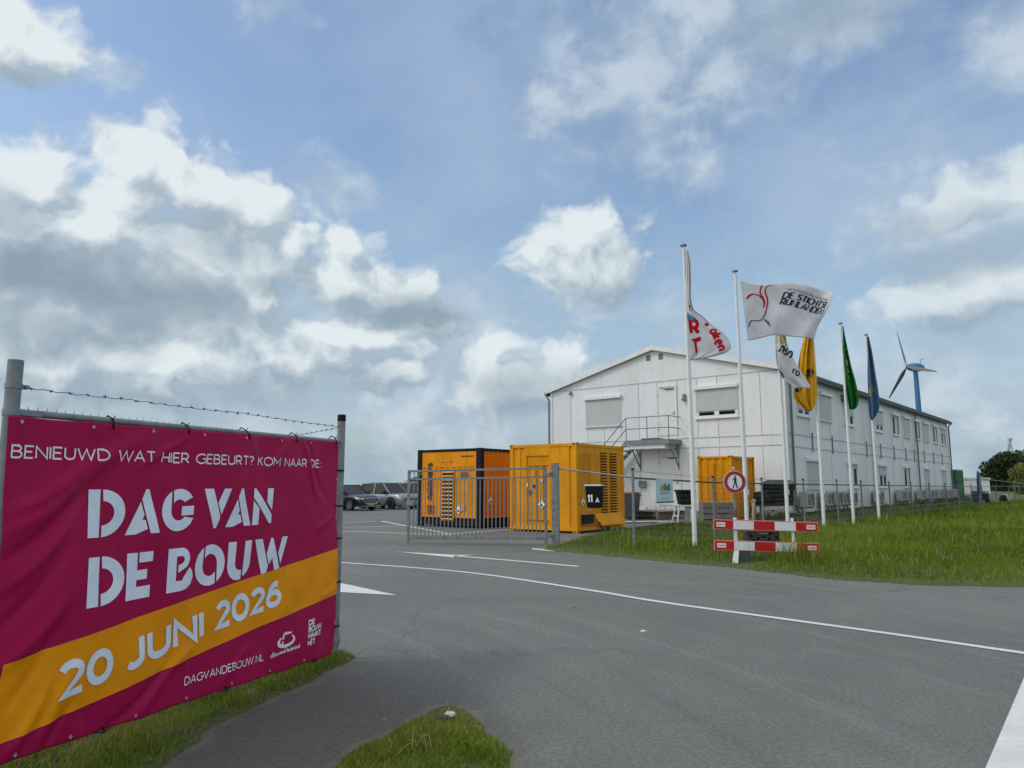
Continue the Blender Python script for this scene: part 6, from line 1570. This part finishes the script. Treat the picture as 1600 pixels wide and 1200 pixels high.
    for s in (-1, 1):
        mb = MB(); mb.add([(2.10 * f, s * hw * .92, .80), (2.30 * f, s * hw * .62, .77), (2.33 * f, s * hw * .60, .70), (2.16 * f, s * hw * .93, .70), (1.95 * f, s * hw * .985, .82), (1.98 * f, s * hw * .985, .74)], [(0, 1, 2, 3), (4, 0, 3, 5)]); mb.build("headlight", M_LAMP, o)
        mb = MB(); mb.box(.72 * f, .92 * f, s * (hw + .03) - .10, s * (hw + .03) + .10, 1.0, 1.16); mb.build("mirror", M_CBLK, o, bevel=.03)
        mb = MB(); mb.box(-.25 * f, -.05 * f, s * hw * 1.0 - .012, s * hw + .018, .86, .89); mb.build("handle", M_CHR, o)
    gw, g1, g2 = .56, .42, .76
    mb = MB(); q = [(-gw, g2), (gw, g2), (gw, g1 + .14), (gw - .16, g1), (-gw + .16, g1), (-gw, g1 + .14)]
    mb.add([(2.352 * f, y, z) for y, z in q], [tuple(range(6))]); gg = mb.build("grille", mat("grille_dark", (.05, .05, .055), .4, .3), o)
    mb = MB(); mb.tube([(2.36 * f, y, z) for y, z in q + [q[0]]], .03, 6); mb.build("grille_frame", M_CHR, gg)
    for k in range(4): MB().box(2.353 * f, 2.362 * f, -gw + .1, gw - .1, g1 + .06 + k * .07, g1 + .075 + k * .07).build("grille_bar", M_CHR, gg)
    MB().box(2.30 * f, 2.37 * f, -.8, .8, .26, .30).build("bumper_strip", M_CHR, o); MB().box(2.28 * f, 2.34 * f, -.86, .86, .20, .25).build("lower_bumper", M_CBLK, o)
    MB().box(2.362 * f, 2.372 * f, -.26, .26, .33, .44).build("number_plate", mat("plate_yellow", (.6, .42, .03), .5), o)
    return o
CANG = math.atan2(-.64, .77)
PB = mat("dark_blue_car_paint", (.010, .013, .020), .25, .3, .05, coat=.6); PSV = mat("silver_car_paint", (.27, .29, .31), .3, .4, .05, coat=.5); PBK = mat("grey_white_car_paint", (.38, .40, .41), .3, .3, .05, coat=.5)
car((-10.50, 47.45, 0), CANG, PB, "dark blue car with chrome grille frame parked right beside the banner's capped post", H_=1.60)
car((-8.36, 49.85, 0), CANG, PSV, "silver off road car with black wheels parked between the dark car and the gate", H_=1.74, rimc=M_CBLK, boxy=1)
car((-6.35, 52.3, 0), CANG, PBK, "pale car parked behind the gate bars beside the orange container", H_=1.78, boxy=1)
car((-12.75, 45.3, 0), CANG, PSV, "silver car mostly hidden behind the banner and its fence post", H_=1.5)

# ------------------------------------------------------------------ wind turbine
wt = root("wind_turbine", (95.6, 172, 0), 0, "small wind turbine with sky blue tower and nacelle behind the white building's roof", "wind turbine")
M_TBL = mat("turbine_blue", (.035, .17, .36), .4, .1, .05); M_BLD = mat("blade_grey", (.17, .18, .185), .45, 0, .05)
MB().tube([(0, 0, 0), (-.1, 0, 14), (-.2, 0, 28.4)], [.85, .66, .50], 18).build("tower", M_TBL, wt, True)
axd = Vector((-.98, -.20, 0)).normalized(); hub = Vector((-2.05, -1.35, 28.75))
mb = MB(); n = 22; c0 = Vector((-.15, 0, 29.05)); rows_ = []
for t, rr in ((-2.3, .02), (-2.2, .42), (-1.7, .84), (-.9, 1.06), (0, 1.12), (.9, 1.0), (1.7, .8), (2.25, .5), (2.4, .1)):
    p = c0 + axd * t; sd_ = Vector((-axd.y, axd.x, 0)); rows_.append([p + sd_ * (rr * math.cos(a)) + Vector((0, 0, .92 * rr * math.sin(a))) for a in np.linspace(0, 2 * math.pi, n, endpoint=False)])
for r_ in rows_: mb.v += [tuple(q) for q in r_]
for i in range(len(rows_) - 1):
    for j in range(n): mb.f.append((i * n + j, i * n + (j + 1) % n, (i + 1) * n + (j + 1) % n, (i + 1) * n + j)); mb.mi.append(0)
mb.build("nacelle", M_TBL, wt, True)
hb = c0 + axd * 2.35
m = MB(); m.tube([c0 - axd * 1.5 + Vector((0, 0, .8)), c0 - axd * 1.5 + Vector((0, 0, 1.75)), c0 - axd * 1.85 + Vector((.1, 0, 2.1)), c0 - axd * 2.1 + Vector((.2, 0, 1.85))], .07, 6); m.build("wind_vane", M_BLD, wt)
side = Vector((-axd.y, axd.x, 0)); side = -side if side.x < 0 else side
M_BDK = mat("blade_shaded", (.035, .035, .045), .5)  # backlit blade: its shade is put into this darker colour
hubp = MB(); hubp.lathe([(0, -.6), (.35, -.5), (.52, 0), (.52, .3)], 16, (0, 0, 0)); 
for k, th in enumerate((-15, 105, 225)):
    t = rad(th); d = side * math.sin(t) + Vector((0, 0, math.cos(t))); w_ = d.cross(axd).normalized()
    mb = MB(); pr = []
    for s, ch, tk in ((.5, .22, .20), (1.2, .40, .2), (2.2, .62, .16), (4.5, .50, .11), (7, .36, .07), (9.2, .18, .03), (9.5, .05, .01)):
        c = hb + d * s; ww = (w_ * math.cos(.25) + axd * math.sin(.25))
        pr.append([c + ww * (ch * .8), c + axd * tk + ww * ch * .2, c - ww * (ch * .8), c - axd * tk * .5 + ww * ch * .1])
    for r_ in pr: mb.v += [tuple(q) for q in r_]
    for i in range(len(pr) - 1):
        for j in range(4): mb.f.append((i * 4 + j, i * 4 + (j + 1) % 4, (i + 1) * 4 + (j + 1) % 4, (i + 1) * 4 + j)); mb.mi.append(0)
    mb.f.append(tuple(range((len(pr) - 1) * 4, len(pr) * 4))); mb.mi.append(0)
    mb.build("blade", M_BDK if k == 2 else M_BLD, wt, True, label="dark blade pointing down to the left" if k == 2 else None)

# ------------------------------------------------------------------ trees and far things
def leaf_mat(name, a, b):
    m = bpy.data.materials.new(name); m.use_nodes = True; N = NT(m.node_tree)
    p = m.node_tree.nodes['Principled BSDF']; at = N.n('ShaderNodeAttribute', attribute_name='tint').outputs['Fac']
    c = N.mix(at, a + (1,), b + (1,)); N.put(p.inputs['Base Color'], c); p.inputs['Roughness'].default_value = .6; p.inputs['Specular IOR Level'].default_value = .3
    t = N.n('ShaderNodeBsdfTranslucent'); N.put(t.inputs['Color'], c); ms = N.n('ShaderNodeMixShader'); ms.inputs[0].default_value = .3; o = m.node_tree.nodes['Material Output']
    m.node_tree.links.new(p.outputs[0], ms.inputs[1]); m.node_tree.links.new(t.outputs[0], ms.inputs[2]); m.node_tree.links.new(ms.outputs[0], o.inputs[0])
    return m
def tree(loc, lab, w, h, trunk_h, clumps, leaves, size, m_, seed, cat="tree", nm="broadleaf_tree", group=None):
    rg = np.random.default_rng(seed); o = root(nm, loc, 0, lab, cat, group)
    C = []
    for i in range(clumps):
        a = rg.uniform(0, 6.283); e = rg.uniform(-.9, 1); r_ = rg.uniform(.45, .95)
        C.append((math.cos(a) * r_ * w / 2 * math.sqrt(max(.05, 1 - e * e * .8)), math.sin(a) * r_ * w / 2 * math.sqrt(max(.05, 1 - e * e * .8)), trunk_h + (h - trunk_h) * (.5 + .42 * e), rg.uniform(.13, .24) * w))
    m = MB(); m.tube([(0, 0, -.3), (.05 * w * .2, 0, trunk_h * .6), (0, 0, trunk_h + .35 * (h - trunk_h))], [w * .035, w * .028, w * .012], 8)
    for (x, y, z, r_) in C[::3]: m.tube([(0, 0, trunk_h * .8), (x * .5, y * .5, (trunk_h + z) * .5), (x, y, z)], [w * .016, w * .011, w * .004], 6)
    m.build("trunk", mat("bark", (.07, .055, .04), .9, 0, .3, 6, .6, 20), o, True)
    k = rg.integers(0, clumps, leaves); c = np.array(C)[k]
    d = rg.normal(size=(leaves, 3)); d /= np.linalg.norm(d, axis=1)[:, None]; rr = rg.uniform(.35, 1, leaves) ** .5 * c[:, 3]
    P = c[:, :3] + d * rr[:, None] * np.array([1, 1, .85]); P[:, 2] = np.maximum(P[:, 2], .12 * h)
    n1 = rg.normal(size=(leaves, 3)); n1 /= np.linalg.norm(n1, axis=1)[:, None]; n2 = np.cross(n1, rg.normal(size=(leaves, 3))); n2 /= np.linalg.norm(n2, axis=1)[:, None]
    s = size * rg.uniform(.6, 1.4, leaves)[:, None]
    V = np.stack([P - n1 * s, P + n2 * s * .55, P + n1 * s, P - n2 * s * .55], 1).reshape(-1, 3)
    me = bpy.data.meshes.new("crown"); me.vertices.add(len(V)); me.vertices.foreach_set('co', V.astype(np.float32).ravel())
    me.loops.add(leaves * 4); me.loops.foreach_set('vertex_index', np.arange(leaves * 4)); me.polygons.add(leaves); me.polygons.foreach_set('loop_start', np.arange(0, leaves * 4, 4)); me.polygons.foreach_set('loop_total', np.full(leaves, 4))
    tn = np.clip(.5 + .25 * rg.normal(size=clumps)[k] + .2 * rg.normal(size=leaves), 0, 1)
    at = me.attributes.new('tint', 'FLOAT', 'POINT'); at.data.foreach_set('value', np.repeat(tn, 4).astype(np.float32))
    me.materials.append(m_); me.update(calc_edges=True); cr_ = bpy.data.objects.new("crown", me); COL.objects.link(cr_); cr_.parent = o
    return o
LM = leaf_mat("dark_leaves", (.014, .032, .012), (.05, .085, .022)); LM2 = leaf_mat("yellow_green_leaves", (.10, .13, .03), (.22, .25, .06)); LM3 = leaf_mat("hazy_leaves", (.05, .065, .05), (.09, .10, .07))
tree((90, 132, -.3), "dense dark round tree beyond the sloping fence rail at the far right", 10.5, 6.9, .6, 95, 30000, .22, LM, 11)
tree((99, 133, -.3), "dark tree at the far right behind the round one", 10, 6.3, .6, 70, 18000, .23, LM, 12)
tree((76.5, 110, -.3), "pale yellow green bush at the right edge in front of the dark tree", 4.5, 4.9, .3, 40, 9000, .15, LM2, 13, "bush", "bush")
tree((-18.6, 152, -.2), "low distant brownish tree behind the pale car beside the gate", 5.5, 3.0, .4, 30, 5000, .12, LM3, 14)
tree((-22.8, 156, -.2), "flat distant bush behind the silver car's roof", 4, 1.7, .2, 18, 2000, .10, LM3, 15, "bush", "bush")
hd = root("low_white_building", (53.2, 88, -.2), 0, "low white flat roofed building in the distance right of the long building", "building")
MB().box(-2.0, 3.4, 0, 8, 0, 2.35).build("wall", M_TRIM, hd); MB().box(-2.1, 3.5, -.1, 8.1, 2.352, 2.6).build("roof", mat("pale_roof_edge", (.55, .56, .54), .6), hd)
for x0, x1, z1 in ((-2.6, -1.0, 4.5), (-1.0 + .15, .6, 3.7)): MB().box(x0, x1, .3, 2.0, 2.604, z1).build("roof_unit", M_WHITE, hd, bevel=.05)
MB().box(1.2, 2.1, -.03, -.005, .2, 1.5).build("door", M_JOINT, hd)
gc = root("green_container", (36.45, 60.8, -.1), BANG3, "dark green container at the far end of the long white building", "container")
m = MB(); cont_frame(m, 3.0, 2.4, 2.9, .12); m.box(.07, 2.93, .07, 2.33, .1, 2.85); m.build("body", mat("green_container_paint", (.018, .14, .05), .5, 0, .1), gc)
m = MB(); corrug(m, lambda a, o, z: (.03 - o, a, z), .12, 2.28, .2, 2.8, .26); corrug(m, lambda a, o, z: (a, .03 - o, z), .12, 2.88, .2, 2.8, .26); m.build("side_panel", mat("green_container_paint", (.018, .14, .05)), gc)
M_BLU = mat("blue_machine_paint", (.03, .09, .22), .45, 0, .15, 4)
bm_ = root("compressor", (40.0, 63.5, -.1), .6, "low blue compressor trailer beside the green container", "machine")
MB().box(-.75, .55, -.45, .45, .35, 1.15).build("body", M_BLU, bm_, bevel=.1); MB().box(-.72, .3, -.47, -.455, .5, .95).build("vent", M_CBLK, bm_); m = MB(); m.bar((.55, 0, .45), (1.4, 0, .5), .06, .06); m.build("drawbar", M_DKSTEEL, bm_)
for y in (-.5, .5): MB().lathe([(0, -.08), (.3, -.08), (.32, 0), (.3, .08), (0, .08)], 18, (0, y, .32), axis='y').build("wheel", M_RUBBER, bm_, True)
MB().box(-.2, .1, -.46, -.452, .98, 1.06).build("label", M_SIGNW, bm_)
bt = root("folded_parasol", (39.1, 62.2, -.1), 0, "tall folded blue parasol beside the green container", "parasol")
MB().tube([(0, 0, 0), (0, 0, 2.9)], .03, 8).build("pole", M_WHITE, bt, True); MB().tube([(0, 0, .9), (.03, 0, 1.1), (.0, 0, 1.9), (0, 0, 2.7), (0, 0, 2.85)], [.12, .20, .16, .10, .03], 10).build("canopy", M_BLU, bt, True)
ty = root("tyre", (40.9, 62.0, .35), .3, "black tyre leaning near the blue compressor", "tyre")
MB().lathe([(.2, -.1), (.34, -.11), (.4, -.06), (.4, .06), (.34, .11), (.2, .1), (.2, -.1)], 24, axis='y').build("tread", M_RUBBER, ty, True); MB().lathe([(.0, -.05), (.19, -.06), (.19, .06), (0, .05)], 20, axis='y').build("rim", M_DKSTEEL, ty, True)
mst = root("leaning_mast", (188, 280, 0), 0, "pale leaning mast rising far behind the dark round tree", "mast")
m = MB(); m.bar((-3.6, 0, 0), (1.2, 0, 18.4), .9, .9, (1, 0, 0)); m.build("pylon", mat("pale_mast", (.45, .47, .45), .6), mst); m = MB(); m.bar((1.2, 0, 17.5), (5, 3, 9), .25, .25); m.build("stay", mat("pale_mast"), mst); MB().box(.6, 1.9, -.6, .6, 18.3, 19).build("head", M_JOINT, mst)
bk = root("bucket", (43.0, 64.6, -.2), 0, "small pinkish white bucket behind the farther mesh fence", "bucket")
MB().lathe([(0, 0), (.28, 0), (.36, .55), (.38, .56), (.38, .6), (.0, .58)], 18, (0, 0, .35)).build("body", mat("pinkish_plastic", (.6, .45, .42), .6), bk, True); MB().tube([(-.37, 0, .9), (0, -.1, 1.15), (.37, 0, .9)], .015, 6).build("handle", M_GALV, bk)
MB().box(-.3, .3, -.3, .3, .1, .349).build("stand", M_WOOD, bk)
print("objects:", len(bpy.data.objects))
